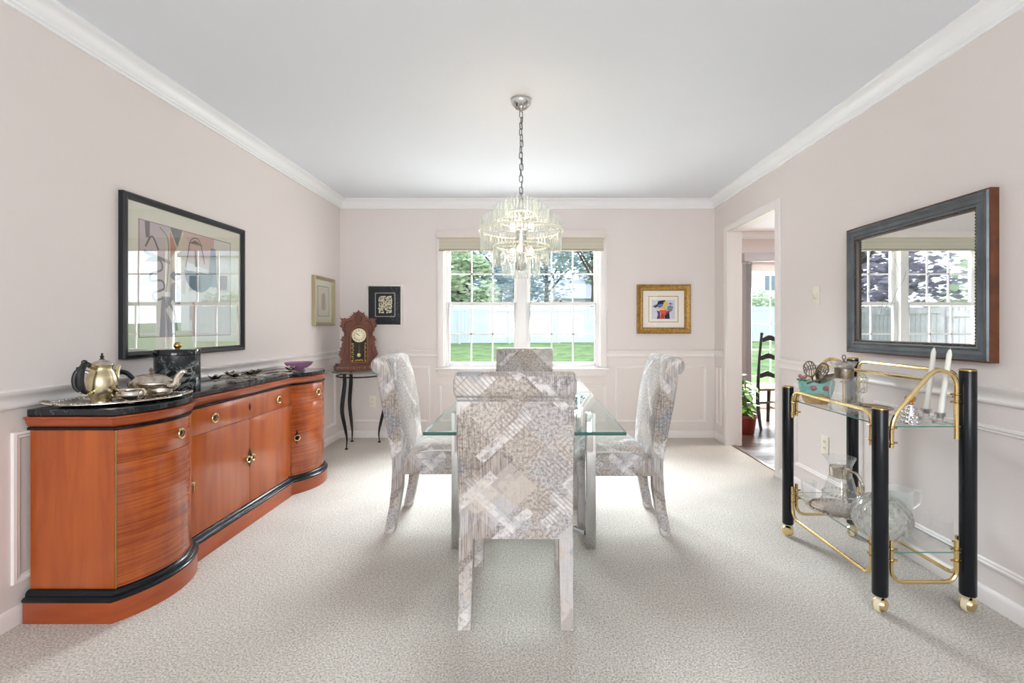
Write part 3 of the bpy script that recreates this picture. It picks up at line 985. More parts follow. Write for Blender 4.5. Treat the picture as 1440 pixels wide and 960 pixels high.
def sweep(mb, prof, back=BACKX):
    """prof: (offset, z) stacked outlines"""
    return mb.loops([[(x, y, z) for x, y in outline(o_, back=back)] for o_, z in prof], True, True)


sweep(MB(), [(.022, 0), (.022, .080)]).build('plinth', CHERRY_P, SB, angle=40)
sweep(MB(), [(.022, .080), (.026, .084), (.026, .092), (.020, .098), (.013, .100), (.013, .108), (.009, .116), (.003, .120)]).build('plinth_moulding', BLACK, SB, angle=40)
sweep(MB(), [(-.006, .120), (-.006, .742)]).build('carcass', CHERRY, SB, angle=40)
sweep(MB(), [(.002, .738), (.007, .741), (.007, .749), (.002, .752)]).build('bead', BLACK, SB, angle=40)
sweep(MB(), [(.000, .752), (.004, .756), (.012, .772), (.014, .782), (.020, .786), (.020, .793)]).build('cornice', CHERRY_P, SB, angle=40)
sweep(MB(), [(.002, .793), (.006, .797), (.006, .816), (.002, .820)]).build('marble_top', MARBLE, SB, angle=40)


def bow_front(name, c, a, b, z0, z1, m, parent, off=0.0):
    r0, r1 = .31 + off - .010, .31 + off
    ys = [a + (b - a) * k / 16 for k in range(17)]
    f = [(BC + sqrt(max(0, r1 * r1 - (y - c) ** 2)), y) for y in ys]
    k_ = [(BC + sqrt(max(0, r0 * r0 - (y - c) ** 2)), y) for y in ys]
    return MB().prism(f + k_[::-1], z0, z1).build(name, m, parent, angle=40, bevel=.0012)


def ring_pull(parent, x, y, z, ang, r=.021, esc=None):
    """a brass ring hanging from a boss; ang = direction it faces in plan"""
    M = T(x, y, z) @ RZ(ang)
    rp = MB()
    rp.lathe([(0, 0), (.009, 0), (.009, .004), (.006, .010), (.003, .014), (0, .014)], 12, M @ RY(pi / 2))
    rp.tube([(.008, r * sin(2 * pi * k / 20), -r + .002 + r * cos(2 * pi * k / 20)) for k in range(20)], .0034, 7, True, M)
    rp.build('ring_pull', BRASS, parent)
    bp = MB().lathe([(0, 0), (.013, 0), (.013, .002), (0, .002)], 14, M @ T(0, 0, -.016) @ RY(pi / 2))
    bp.build('back_plate', BLACK, parent)


MX = Matrix(((0, 0, 1, 0), (1, 0, 0, 0), (0, 1, 0, 0), (0, 0, 0, 1)))   # local x, y, z -> world y, z, x
DYA = sqrt(.31 ** 2 - (SBX - BC) ** 2)
for c, s in ((YC1, 1), (YC2, -1)):
    end = Y0 + .004 if s > 0 else Y1 - .004
    a, b = sorted((end + .003 * s, c + s * (DYA - .002)))
    dr = bow_front('drawer', c, a, b, .612, .736, TIGER, SB)
    do = bow_front('door', c, a, b, .123, .606, TIGER, SB)
    yy = c + s * .035
    xx = BC + sqrt(.31 ** 2 - (yy - c) ** 2)
    ring_pull(dr, xx, yy, .690, atan2(yy - c, xx - BC), .021)
    yy = c + s * (DYA - .028)
    xx = BC + sqrt(.31 ** 2 - (yy - c) ** 2)
    an = atan2(yy - c, xx - BC)
    ring_pull(do, xx, yy, .395, an, .019)
    MB().prism([(0, -.05), (.014, 0), (0, .05), (-.014, 0)], 0, .002, T(xx, yy, .385) @ RZ(an) @ MX).build('escutcheon', BLACK, do, smooth=False)
    MB().tube([(BC + sqrt(.312 ** 2 - (end - c) ** 2), end, z) for z in (.122, .737)], .0028, 6).build('inlay_strip', BRASS_D, SB)
cdr = MB().box(SBX - .008, SBX + .002, YC1 + DYA + .003, YC2 - DYA - .003, .612, .736).build('drawer', CHERRY, SB, bevel=.0012)
YM = (YC1 + YC2) / 2
for y in (YC1 + DYA + .16, YC2 - DYA - .16): ring_pull(cdr, SBX + .002, y, .690, 0, .022)
MB().prism([(0, -.024), (.009, 0), (0, .024), (-.009, 0)], 0, .002, T(SBX + .002, YM, .676) @ MX).build('escutcheon', BLACK, cdr, smooth=False)
for s in (-1, 1):
    a, b = sorted((YM + s * .0012, YM + s * (YM - YC1 - DYA - .003)))
    do = MB().box(SBX - .008, SBX + .002, a, b, .123, .606).build('door', CHERRY, SB, bevel=.0012)
    ring_pull(do, SBX + .003, YM + s * .022, .392, 0, .017)
    MB().prism([(0, -.055), (s * .026, 0), (0, .055)], 0, .002, T(SBX + .002, YM, .380) @ MX).build('escutcheon', BLACK, do, smooth=False)

TOPZ = .820


# ------------------------------------------------------------------ silver on the sideboard
def oval_tray(name, label, loc, rz, a, b, m, z=0, group=None):
    t = thing(name, label, 'tray', loc, rz, group)
    MB().lathe([(0, .004), (.80, .004), (.84, .006), (.95, .014), (.985, .016), (1.0, .014), (1.0, .010), (.95, .009), (.84, .001), (.78, 0), (0, 0)], 56, sx=a, sy=b).build('plate', m, t, angle=60)
    bd = MB()
    for k in range(72):
        an = 2 * pi * k / 72
        bd.ball((a * .99 * cos(an), b * .99 * sin(an), .016), .0034, 6)
    bd.build('beaded_rim', m, t)
    return t


tr = oval_tray('silver_tray', 'oval silver tray with a beaded rim under the tea service', (-1.762, 1.985, TOPZ), R(42), .215, .140, SILVER)
for s in (-1, 1):
    MB().tube(spline([(s * .205, -.04, .014), (s * .235, -.03, .022), (s * .242, 0, .024), (s * .235, .03, .022), (s * .205, .04, .014)], 4), .005, 6).build('tray_handle', SILVER, tr)


def pot(name, label, cat, loc, rz, prof, m, neck, hz, hx, spout, lidp, handle_m=BLACK_S):
    t = thing(name, label, cat, loc, rz)
    MB().lathe(prof, 28).build('body', m, t, angle=60)
    if lidp:
        lid = MB().lathe(lidp, 20).build('lid', SILVER, t, angle=50)
        zt = lidp[-1][1]
        MB().lathe([(0, zt - .002), (.010, zt), (.004, zt + .006), (.008, zt + .012), (.003, zt + .018), (.005, zt + .022), (0, zt + .028)], 10).build('finial', BLACK_S, lid)
    return t


# tall coffee pot (handle towards -x of its frame, spout towards +x)
def coffee_pot(label, loc, rz, s, m, lidded=True):
    prof = [(0, .010), (.034, .010), (.038, 0), (.042, .002), (.036, .014), (.046, .028), (.058, .050), (.063, .078), (.060, .105), (.050, .128), (.042, .140), (.041, .152), (.046, .160), (.043, .161), (.037, .152), (0, .150)]
    prof = [(r * s * .82, z * s) for r, z in prof]
    lid = [(.046, .160), (.044, .165), (.030, .174), (.016, .178), (.012, .182), (0, .182)]
    t = pot('coffee_pot', label, 'pot', loc, rz, prof, m, 0, 0, 0, 0, [(r * s * .82, z * s) for r, z in lid])
    h = spline([(-.036, 0, .150), (-.070, 0, .168), (-.088, 0, .150), (-.094, 0, .105), (-.082, 0, .065), (-.048, 0, .048)], 5)
    MB().tube([p * s for p in h], [(.0075 + .004 * sin(pi * i / (len(h) - 1))) * s for i in range(len(h))], 10).ball(tuple(Vector((-.078, 0, .176)) * s), .010 * s, 8).build('handle', BLACK_S, t)
    for a, b in (((-.034, .150), (-.058, .162)), ((-.05, .050), (-.072, .050))):
        MB().cyl(Vector((a[0], 0, a[1])) * s, Vector((b[0], 0, b[1])) * s, .010 * s, 10).build('handle_socket', m, t)
    sp = spline([(.044, 0, .085), (.062, 0, .100), (.068, 0, .125), (.080, 0, .150)], 5)
    MB().tube([p * s for p in sp], [(.018 - .010 * i / (len(sp) - 1)) * s for i in range(len(sp))], 10).build('spout', m, t)
    return t


coffee_pot('tall gilt-toned silver coffee pot with a black handle at the tray front', (-1.770, 1.900, TOPZ + .004), R(92), 1.0, SILVER_T)
coffee_pot('silver hot-water pot half hidden behind the gilt-toned coffee pot', (-1.852, 1.972, TOPZ + .004), R(35), .80, SILVER)

# low teapot
tp = [(0, .008), (.036, .008), (.040, 0), (.043, .003), (.044, .012), (.066, .030), (.082, .052), (.086, .066), (.084, .070), (.080, .072), (.062, .076), (0, .076)]
t = thing('teapot', 'low silver teapot with a black loop handle at the tray back', 'teapot', (-1.712, 2.075, TOPZ + .004), R(8))
MB().lathe(tp, 32, sx=1.05, sy=.80, fn=lambda a, k, z: 1 + .012 * cos(12 * a)).build('body', SILVER, t, angle=60)
lid = MB().lathe([(.084, .071), (.080, .076), (.058, .094), (.030, .104), (.012, .107), (0, .107)], 28, sx=1.05, sy=.80).build('lid', SILVER, t, angle=60)
MB().lathe([(0, .106), (.008, .107), (.004, .113), (.009, .122), (.004, .130), (0, .134)], 10).build('finial', PEWTER, lid)
h = spline([(-.066, 0, .076), (-.100, 0, .110), (-.132, 0, .112), (-.152, 0, .080), (-.144, 0, .040), (-.110, 0, .022), (-.074, 0, .026)], 5)
MB().tube(h, [.0085 + .003 * sin(pi * i / (len(h) - 1)) for i in range(len(h))], 10).build('handle', BLACK_S, t)
sp = spline([(.075, 0, .045), (.102, 0, .060), (.110, 0, .090), (.128, 0, .112), (.142, 0, .112)], 5)
MB().tube(sp, [.022 - .014 * i / (len(sp) - 1) for i in range(len(sp))], 10).build('spout', SILVER, t)


def small_vessel(name, label, cat, loc, rz, s, two, lip):
    t = thing(name, label, cat, loc, rz)
    pf = [(0, .006), (.024, .006), (.026, 0), (.029, .002), (.024, .010), (.040, .020), (.052, .036), (.050, .050), (.046, .056), (.050, .062), (.047, .061), (.043, .055), (.046, .046), (.046, .036), (.030, .018), (0, .014)]
    fn = (lambda a, k, z: 1 + (.35 * max(0, cos(a)) ** 6 if z > .045 else 0)) if lip else (lambda a, k, z: 1 + .02 * cos(10 * a))
    MB().lathe([(r * s, z * s) for r, z in pf], 30, fn=fn, sx=1.1, sy=.85).build('body', SILVER, t, angle=60)
    for sg in ((-1, 1) if two else (-1,)):
        MB().tube([p * s for p in spline([(sg * .050, 0, .054), (sg * .072, 0, .066), (sg * .085, 0, .050), (sg * .075, 0, .028), (sg * .046, 0, .022)], 5)], .0042 * s, 8).build('handle', SILVER, t)
    return t


small_vessel('sugar_bowl', 'open silver sugar bowl with two handles at the tray front edge', 'bowl', (-1.672, 1.915, TOPZ + .004), R(-8), .92, True, False)
small_vessel('creamer', 'small silver cream jug right of the sugar bowl', 'jug', (-1.638, 2.030, TOPZ + .004), R(12), .86, False, True)

# marble ice bucket
t = thing('ice_bucket', 'black veined marble ice bucket with a brass ball knob', 'bucket', (-1.822, 2.372, TOPZ))
MB().lathe([(0, 0), (.095, 0), (.097, .002), (.097, .176), (0, .176)], 40).build('body', MARBLE_B, t, angle=50)
lid = MB().lathe([(0, .177), (.095, .177), (.098, .179), (.098, .203), (.096, .205), (0, .205)], 40).build('lid', pr('lid_black', lin(24, 27, 30), .1), t, angle=50)
MB().ball((0, 0, .224), .018, 14).lathe([(0, .205), (.012, .205), (.006, .210), (.006, .215)], 10).build('knob', BRASS_D, lid)


# metal flower sprays lying on the marble
def flower(name, label, loc, rz, L, m_petal, m_stem, seed, heads):
    rnd = random.Random(seed)
    t = thing(name, label, 'ornament', loc, rz)
    MB().tube(spline([(0, 0, .012), (L * .3, .012, .016), (L * .7, -.006, .012), (L, .004, .010)], 5), .0042, 6).build('stem', m_stem, t)
    for hx, hy in heads:
        fl = MB()
        for k in range(6):
            a = k * pi / 3
            M = T(hx, hy, .016) @ RZ(a) @ RY(R(-30)) @ Matrix.Scale(1.25, 4)
            fl.add([(0, -.004, 0), (.022, -.015, .004), (.042, 0, .006), (.022, .015, .004), (0, .004, 0), (.02, 0, -.002)], [(0, 1, 5), (1, 2, 5), (2, 3, 5), (3, 4, 5), (0, 5, 4)], M)
        fl.ball((hx, hy, .018), .010, 8)
        fl.build('blossom', m_petal, t)
    for k in range(4):
        x = L * (.35 + .17 * k); s = 1 if k % 2 else -1
        M = T(x, 0, .010) @ RZ(s * R(38))
        MB().add([(0, 0, 0), (.03, -.012, .003), (.075, 0, 0), (.03, .012, .003), (.035, 0, .010)], [(0, 1, 4), (1, 2, 4), (2, 3, 4), (3, 0, 4), (0, 3, 2, 1)], M).build('leaf', m_petal, t)
    return t


flower('metal_flower', 'flat silver metal flower spray lying behind the ice bucket on black marble', (-1.80, 2.62, TOPZ), R(62), .26, SILVER, PEWTER, 1, [(.0, .0), (.13, .035)])
flower('metal_flower', 'large pewter flower spray lying at the middle of the marble top', (-1.86, 2.80, TOPZ), R(42), .34, PEWTER, SILVER, 2, [(.03, .02), (.12, -.035), (.17, .045)])
flower('metal_flower', 'dark-stemmed flower spray lying nearest the purple bowl', (-1.74, 3.00, TOPZ), R(70), .24, SILVER, BLACK_S, 3, [(.20, .0)])

t = thing('glass_bowl', 'purple glass bowl on a small foot at the sideboard far end', 'bowl', (-1.70, 3.36, TOPZ))
PURP = crystal('purple_glass', .35, lin(214, 168, 204), .05)
PURP2 = thin_glass('purple_glass_body', lin(214, 186, 208), 1.5, .05, .03, lin(196, 164, 192), .45)
MB().lathe([(.040, .018), (.060, .024), (.084, .042), (.094, .060), (.096, .063), (.092, .062), (.082, .046), (.058, .030), (0, .024), (0, .018)], 36).build('bowl', PURP2, t, angle=60)
MB().lathe([(0, 0), (.042, 0), (.043, .006), (.034, .012), (.038, .018), (0, .018)], 28).build('foot', PURP2, t, angle=50)


# ------------------------------------------------------------------ framed pictures (front = -y of their frame)
def ring_frame(parent, w, h, prof, m, name='frame', **k):
    return rect_ring(MB(), -w / 2, w / 2, -h / 2, h / 2, prof).build(name, m, parent, **k)


def plate(x0, x1, z0, z1, y0, y1): return MB().box(x0, x1, y0, y1, z0, z1)


def poly(mb, pts, y, th=.0006):
    n = len(pts)
    return mb.add([(x, y, z) for x, z in pts] + [(x, y - th, z) for x, z in pts], [list(range(n)), [n + i for i in range(n)][::-1]] + [(i, (i + 1) % n, n + (i + 1) % n, n + i) for i in range(n)])


def circ(cx, cz, rx, rz, n=24, a0=0, a1=2 * pi):
    return [(cx + rx * cos(a0 + (a1 - a0) * k / n), cz + rz * sin(a0 + (a1 - a0) * k / n)) for k in range(n + (0 if a1 - a0 > 6.2 else 1))]


def flat(name, rgb): return pr(name, lin(*rgb), .7)


# large abstract print over the sideboard
PW, PH = .935, .812
p = thing('framed_print', 'large abstract print in a black frame above the sideboard', 'picture', (XL, 2.678, 1.389), pi / 2)
ring_frame(p, PW, PH, [(0, 0), (0, .024), (.006, .030), (.018, .030), (.028, .022), (.034, .018), (.034, .010), (.034, 0)], BLACK_S, angle=30)
MATC = pr('cream_mat', lin(232, 232, 212), .8)
plate(-PW / 2 + .03, PW / 2 - .03, -PH / 2 + .03, PH / 2 - .03, -.010, -.002).build('mat_board', MATC, p, smooth=False)
u0, u1, v0, v1 = -.362, .334, -.300, .290
pm = [flat('print_mauve', (196, 182, 188)), flat('print_ivory', (222, 220, 214)), flat('print_teal', (64, 78, 86)), flat('print_terracotta', (180, 112, 96)), flat('print_slate', (110, 112, 126)), flat('print_ink', (44, 46, 52)), flat('print_sand', (206, 192, 172)), flat('print_rose', (206, 170, 164))]
g = MB()
def q(u, v): return (u0 + (u1 - u0) * u, v0 + (v1 - v0) * v)
def shape(mi, pts, lay): g.cur = mi; poly(g, [q(*a) for a in pts], -.0104 - lay * .0004, .0004)
shape(1, [(0, 0), (1, 0), (1, 1), (0, 1)], 0)
shape(0, [(0, .45), (.30, .40), (.34, 1), (0, 1)], 1)
shape(7, [(.42, .72), (.78, .66), (.78, 1), (.42, 1)], 1)
shape(6, [(.22, .42), (.44, .40), (.47, .92), (.34, 1), (.24, .95)], 2)
shape(4, [(.18, 0), (.34, 0), (.30, .36), (.20, .36)], 2)
shape(2, [(.28, 1), (.41, 1), (.355, .83)], 3)
shape(3, [(.28, .96), (.35, .82), (.285, .72)], 3)
shape(2, circ(.34, .56, .055, .042), 3)
shape(4, circ(.34, .56, .030, .022), 4)
shape(4, [(.285, .30)] + circ(.335, .44, .05, .06, 12, pi, 0)[::1] + [(.385, .30)], 3)
shape(1, [(.24, .24), (.31, .34), (.36, .26), (.30, .12)], 4)
shape(2, circ(.60, .63, .17, .20, 16, pi, 2 * pi), 3)
shape(5, [(.055, .86), (.09, .86), (.09, 1), (.045, 1)], 3)
shape(5, [(.04, .72), (.28, .66), (.28, .69), (.04, .75)], 3)
shape(5, circ(.12, .68, .045, .022), 4)
shape(5, [(.545, .68), (.575, .68), (.575, .84), (.545, .84)], 3)
shape(5, [(.48, .90), (.55, .94), (.64, .90)], 3)
shape(3, [(.52, 0), (.545, 0), (.545, .33), (.52, .33)], 3)
shape(4, [(.70, .50), (.82, .50), (.80, .90), (.74, .90)], 2)
def line(mi, pts, w_, lay):
    P = [Vector(q(*a)).to_3d() for a in pts]
    P = [Vector((a.x, a.y, 0)) for a in spline(P, 6)]
    L_, R_ = [], []
    for i, a in enumerate(P):
        t_ = (P[min(i + 1, len(P) - 1)] - P[max(i - 1, 0)]).normalized()
        nn = Vector((-t_.y, t_.x, 0)) * w_
        L_.append((a.x + nn.x, a.y + nn.y)); R_.append((a.x - nn.x, a.y - nn.y))
    g.cur = mi
    for i in range(len(P) - 1): poly(g, [L_[i], L_[i + 1], R_[i + 1], R_[i]], -.0104 - lay * .0004, .0004)
line(5, [(.06, .66), (.18, .68), (.20, .60), (.10, .55), (.10, .49), (.20, .50), (.22, .43), (.12, .38), (.14, .32), (.22, .34), (.24, .26)], .0055, 4)
line(5, [(.05, .78), (.11, .88), (.17, .77)], .005, 4)
line(4, [(.18, .98), (.26, .88), (.26, .60), (.24, .40)], .004, 4)
line(5, [(.44, .66), (.47, .80), (.50, .93), (.58, .96), (.63, .86), (.66, .72)], .003, 4)
line(4, [(.25, .34), (.32, .22), (.35, .05)], .008, 5)
g.build('print', pm, p, smooth=False)
_r = ring_frame(p, u1 - u0 + .008, v1 - v0 + .008, [(0, .0102), (0, .0114), (.004, .0114), (.004, .0102)], pr('mat_bevel', lin(120, 84, 76), .7), 'mat_edge', smooth=False)
_r.location = ((u0 + u1) / 2, 0, (v0 + v1) / 2)
plate(-PW / 2 + .032, PW / 2 - .032, -PH / 2 + .032, PH / 2 - .032, -.0165, -.0145).build('glazing', PIC_GLASS, p, smooth=False)

# small picture on the left wall near the corner
p = thing('framed_print', 'small tall print in a silver-gold frame on the left wall', 'picture', (XL, 4.36, 1.378), pi / 2)
CHAMP = pr('champagne_frame', lin(176, 164, 132), .35, .6, bump=(150, .3))
ring_frame(p, .42, .455, [(0, 0), (0, .030), (.008, .034), (.022, .026), (.030, .020), (.030, .0)], CHAMP, angle=30)
plate(-.185, .185, -.202, .202, -.008, -.002).build('mat_board', pr('greenish_mat', lin(222, 222, 198), .8), p, smooth=False)
ring_frame(p, .235, .285, [(0, .008), (0, .010), (.009, .010), (.009, .008)], pr('inner_fillet', lin(150, 136, 104), .4, .5), 'fillet', smooth=False)
plate(-.10, .10, -.125, .125, -.0095, -.008).build('print', [flat('print_buff', (214, 204, 182))], p, smooth=False)
g = MB()
poly(g, [(-.035, .07), (.03, .08), (.045, -.06), (.01, -.09), (-.04, -.07)], -.0098)
poly(g, [(-.015, .05), (.02, .045), (.015, -.02), (-.02, -.01)], -.0106)
g.build('figure', flat('print_brown', (158, 138, 108)), p, smooth=False)
plate(-.19, .19, -.207, .207, -.0150, -.0135).build('glazing', PIC_GLASS, p, smooth=False)

# black shadow box on the back wall
p = thing('framed_relief', 'silver relief on a black mat in a thin white frame behind the clock', 'picture', (-1.518, YB, 1.357))
ring_frame(p, .372, .432, [(0, 0), (0, .030), (.003, .032), (.016, .032), (.020, .026), (.020, 0)], pr('white_frame', lin(226, 220, 216), .35), angle=30)
plate(-.175, .175, -.205, .205, -.010, -.002).build('mat_board', flat('black_mat', (30, 34, 40)), p, smooth=False)
_r = ring_frame(p, .205, .245, [(0, .010), (0, .0112), (.005, .0112), (.005, .010)], pr('silver_line', lin(190, 190, 190), .4, .5), 'fillet', smooth=False)
_r.location = (.004, 0, .008)
g = MB(); rnd = random.Random(5)
for i in range(7):
    for k in range(9):
        x, z = -.058 + i * .0195, -.076 + k * .0195
        if abs(x) < .012 and z < -.045: continue
        g.ball((x + .004 + rnd.uniform(-.004, .004), -.012, z + .006 + rnd.uniform(-.004, .004)), rnd.uniform(.007, .0125), 8)
for a in (-.03, .03):
    g.tube(spline([(a - .02, -.02, -.05), (a, -.024, -.02), (a * .3, -.024, .02), (a, -.02, .06)], 4), .006, 6)
rl = g.build('relief', pr('relief_silver', lin(214, 206, 180), .35, .6), p)
rl.scale = (1, .7, 1)
plate(-.178, .178, -.208, .208, -.0285, -.027).build('glazing', LOW_GLASS, p, smooth=False)

# gold framed small painting on the back wall
p = thing('framed_painting', 'small bright figure painting in a wide gold frame on the back wall', 'picture', (1.343, YB, 1.320))
ring_frame(p, .548, .502, [(0, 0), (0, .030), (.010, .036), (.018, .030), (.040, .022), (.052, .026), (.062, .018), (.062, 0)], GOLD_F, angle=30)
plate(-.215, .215, -.192, .192, -.010, -.002).build('mat_board', flat('ivory_mat', (238, 232, 222)), p, smooth=False)
ring_frame(p, .305, .268, [(0, .010), (0, .0115), (.006, .0115), (.006, .010)], GOLD_F, 'fillet', smooth=False)
pm = [flat('art_grey', (206, 208, 216)), flat('art_navy', (34, 34, 62)), flat('art_yellow', (228, 190, 96)), flat('art_orange', (216, 90, 50)), flat('art_red', (180, 46, 44)), flat('art_blue', (92, 116, 170)), flat('art_purple', (110, 66, 120)), flat('art_teal', (110, 140, 158))]
g = MB()
def shp(mi, pts, lay): g.cur = mi; poly(g, [(x * .118, -.004 + z * .098) for x, z in pts], -.0104 - lay * .0004, .0004)
shp(0, [(-1, -1), (1, -1), (1, 1), (-1, 1)], 0)
shp(1, [(-.95, .35), (-.55, .55), (-.45, .9), (.15, .98), (.1, .6), (-.5, .3), (-.7, .15)], 1)
shp(5, [(-.5, .5), (-.1, .6), (0, .1), (-.4, .05)], 2)
shp(2, [(.0, .75), (.25, .85), (.5, .55), (.2, .35), (.25, -.1), (-.1, .05), (-.55, .05), (-.2, .25), (.0, .4)], 3)
shp(3, [(-.35, -.05), (.3, -.05), (.2, -.5), (.0, -.98), (-.35, -.98), (-.2, -.5)], 2)
shp(6, [(-.6, -.1), (-.3, -.2), (-.3, -.98), (-.6, -.98), (-.48, -.5)], 2)
shp(4, [(-.25, -.5), (.0, -.4), (.1, -.98), (-.2, -.98)], 3)
shp(1, [(.1, -.6), (.5, -.35), (.55, -.98), (.1, -.98)], 3)
shp(7, [(.35, .35), (.6, .45), (.85, .3), (.75, -.15), (.5, -.3), (.3, 0)], 2)
shp(6, [(.3, -.15), (.55, -.2), (.45, -.6), (.15, -.5)], 3)
shp(5, [(.55, .75), (.85, .55), (.6, .5), (.45, .6)], 3)
shp(3, [(.45, 0), (.7, .05), (.6, -.25)], 3)
g.build('print', pm, p, smooth=False)
plate(-.214, .214, -.191, .191, -.0155, -.014).build('glazing', LOW_GLASS, p, smooth=False)

# mirror on the right wall
p = thing('wall_mirror', 'wide mirror with etched stems in a blue-grey frame', 'mirror', (XR, 2.280, 1.347), -pi / 2)
MW, MH = .850, .708
FG = pr('blue_grey_frame', lin(96, 102, 106), .3, .25, vary=(lin(74, 78, 82), 8, .4, .7))
ring_frame(p, MW, MH, [(.004, .034), (.010, .042), (.018, .042), (.030, .032), (.046, .030), (.056, .036), (.062, .034), (.062, .012), (.004, .012)], FG, angle=28)
ring_frame(p, MW, MH, [(0, 0), (0, .036), (.0045, .036), (.0045, 0)], WALNUT_F, 'frame_edge', smooth=False)
ring_frame(p, MW - .122, MH - .122, [(0, .012), (0, .032), (.010, .028), (.013, .020), (.013, .012)], pr('dark_slip', lin(66, 50, 40), .4), 'slip', angle=30)
g = MB()
hw, hh = MW / 2 - .067, MH / 2 - .067
for k in range(52):
    x = -hw + 2 * hw * k / 51
    for z in (-hh, hh): g.ball((x, -.030, z), .0042, 6)
for k in range(43):
    z = -hh + 2 * hh * k / 42
    for x in (-hw, hw): g.ball((x, -.030, z), .0042, 6)
g.build('beading', pr('bead_dark', lin(58, 42, 32), .3, .3), p)
plate(-MW / 2 + .07, MW / 2 - .07, -MH / 2 + .07, MH / 2 - .07, -.014, -.008).build('mirror_glass', MIRROR, p, smooth=False)
g = MB()
ET = pr('etched_line', lin(120, 124, 122), .5)
for pts in ([(-.10, -.10), (-.06, -.02), (-.05, .06), (-.07, .14)], [(-.06, -.02), (-.02, .02), (.0, .07)], [(-.14, -.12), (-.10, -.03), (-.13, .03)], [(.06, -.06), (.12, -.03), (.20, -.05)],
            [(.10, -.04), (.15, .01), (.17, .0)], [(-.17, -.14), (-.15, -.05), (-.17, -.02)], [(.02, -.07), (.07, -.04), (.13, -.05)], [(-.08, .06), (-.11, .10)], [(-.05, .08), (-.03, .12)]):
    g.tube(spline([(x - .02, -.0142, z) for x, z in pts], 5), .0008, 4)
g.build('etching', ET, p)


# ------------------------------------------------------------------ sockets and dimmer
def outlet(label, M):
    t = thing('power_outlet', label, 'outlet'); t.matrix_world = M
    MB().box(-.035, .035, -.006, 0, -.058, .058).build('cover_plate', PLASTIC, t, bevel=.002)
    for z in (-.02, .02):
        s = MB().lathe([(0, 0), (.016, 0), (.016, .002), (0, .002)], 16, T(0, -.006, z) @ RX(pi / 2)).build('socket', PLASTIC, t)
        for x in (-.006, .006): MB().box(x - .0012, x + .0012, -.0088, -.006, z - .004, z + .006).build('slot', DARKHOLE, s, smooth=False)
    return t


outlet('ivory power outlet low on the back wall under the round glass table', M_BACK @ T(-1.646, 0, .368))
outlet('ivory power outlet low on the right wall behind the drinks cart', M_RIGHT @ T(-2.955, 0, .385))
t = thing('dimmer_switch', 'ivory dimmer switch with a round knob right of the doorway', 'switch'); t.matrix_world = M_RIGHT @ T(-3.05, 0, 1.343)
MB().box(-.036, .036, -.006, 0, -.060, .060).build('cover_plate', PLASTIC, t, bevel=.002)
MB().lathe([(0, 0), (.019, 0), (.018, .014), (.014, .018), (0, .018)], 20, T(0, -.006, 0) @ RX(pi / 2)).build('knob', pr('knob_cream', lin(228, 218, 194), .3), t)

# ------------------------------------------------------------------ chandelier
CX, CY = -.066, 2.655
ch = thing('chandelier', 'tiered glass-rod chandelier hanging lit over the dining table', 'chandelier', (CX, CY, 0))
MB().lathe([(0, H), (.058, H), (.060, H - .006), (.056, H - .022), (.044, H - .036), (.030, H - .050), (.012, H - .056), (.006, H - .066), (0, H - .068)], 32).build('canopy', CHROME, ch, angle=50)
lk0 = None
z = H - .062; k = 0
LINKM = pr('chain_metal', lin(120, 120, 118), .3, 1.0)
while z > 1.845:
    M = T(0.003 * sin(k * 1.7), 0, z - .020) @ RZ((k % 2) * pi / 2 + .5 + .1 * k) @ RX(.10 * sin(k * 2.1))
    if lk0 is None:
        pts = [(.0095 * (1 if abs(cos(a)) > .35 else .9) * cos(a), 0, .0105 * (1 if sin(a) > 0 else -1) + .0095 * sin(a)) for a in [2 * pi * i / 20 + .05 for i in range(20)]]
        lk0 = MB().tube(pts, .0026, 6, True).build('chain_link', LINKM, ch); lk0.matrix_local = M
    else: share(lk0, ch, M)
    z -= .0335; k += 1
MB().tube([(.004 + .004 * sin(i * .9), .004 * cos(i * .9), H - .06 - i * (.53 / 30)) for i in range(31)], .0016, 5).build('wire', LINKM, ch)
MB().lathe([(0, 1.862), (.010, 1.855), (.012, 1.84), (.022, 1.825), (.024, 1.70), (.034, 1.69), (.034, 1.48), (.02, 1.46), (0, 1.455)], 24).build('column', CHROME, ch, angle=40)
RINGM = pr('ring_white', lin(238, 234, 214), .3)
tiers = [('plate', .243, 1.690), ('plate', .165, 1.602), ('plate', .110, 1.548)]
for nm, r, z in tiers:
    MB().lathe([(r - .020, z - .003), (r, z - .003), (r + .002, z), (r, z + .003), (r - .020, z + .003), (r - .020, z - .003)], 48).build('ring', RINGM, ch, angle=40)
    sp = MB()
    for q_ in range(4): sp.cyl((.03 * cos(q_ * pi / 2), .03 * sin(q_ * pi / 2), z), ((r - .012) * cos(q_ * pi / 2), (r - .012) * sin(q_ * pi / 2), z), .004, 6)
    sp.build('spoke', CHROME, ch)
for r, z in ((.150, 1.745), (.085, 1.79)):
    MB().lathe([(r - .014, z - .002), (r, z - .002), (r, z + .002), (r - .014, z + .002), (r - .014, z - .002)], 40).build('ring', RINGM, ch, angle=40)
    sp = MB()
    for q_ in range(4): sp.cyl((.02 * cos(q_ * pi / 2 + .4), .02 * sin(q_ * pi / 2 + .4), z), ((r - .01) * cos(q_ * pi / 2 + .4), (r - .01) * sin(q_ * pi / 2 + .4), z), .003, 6)
    sp.build('spoke', CHROME, ch)
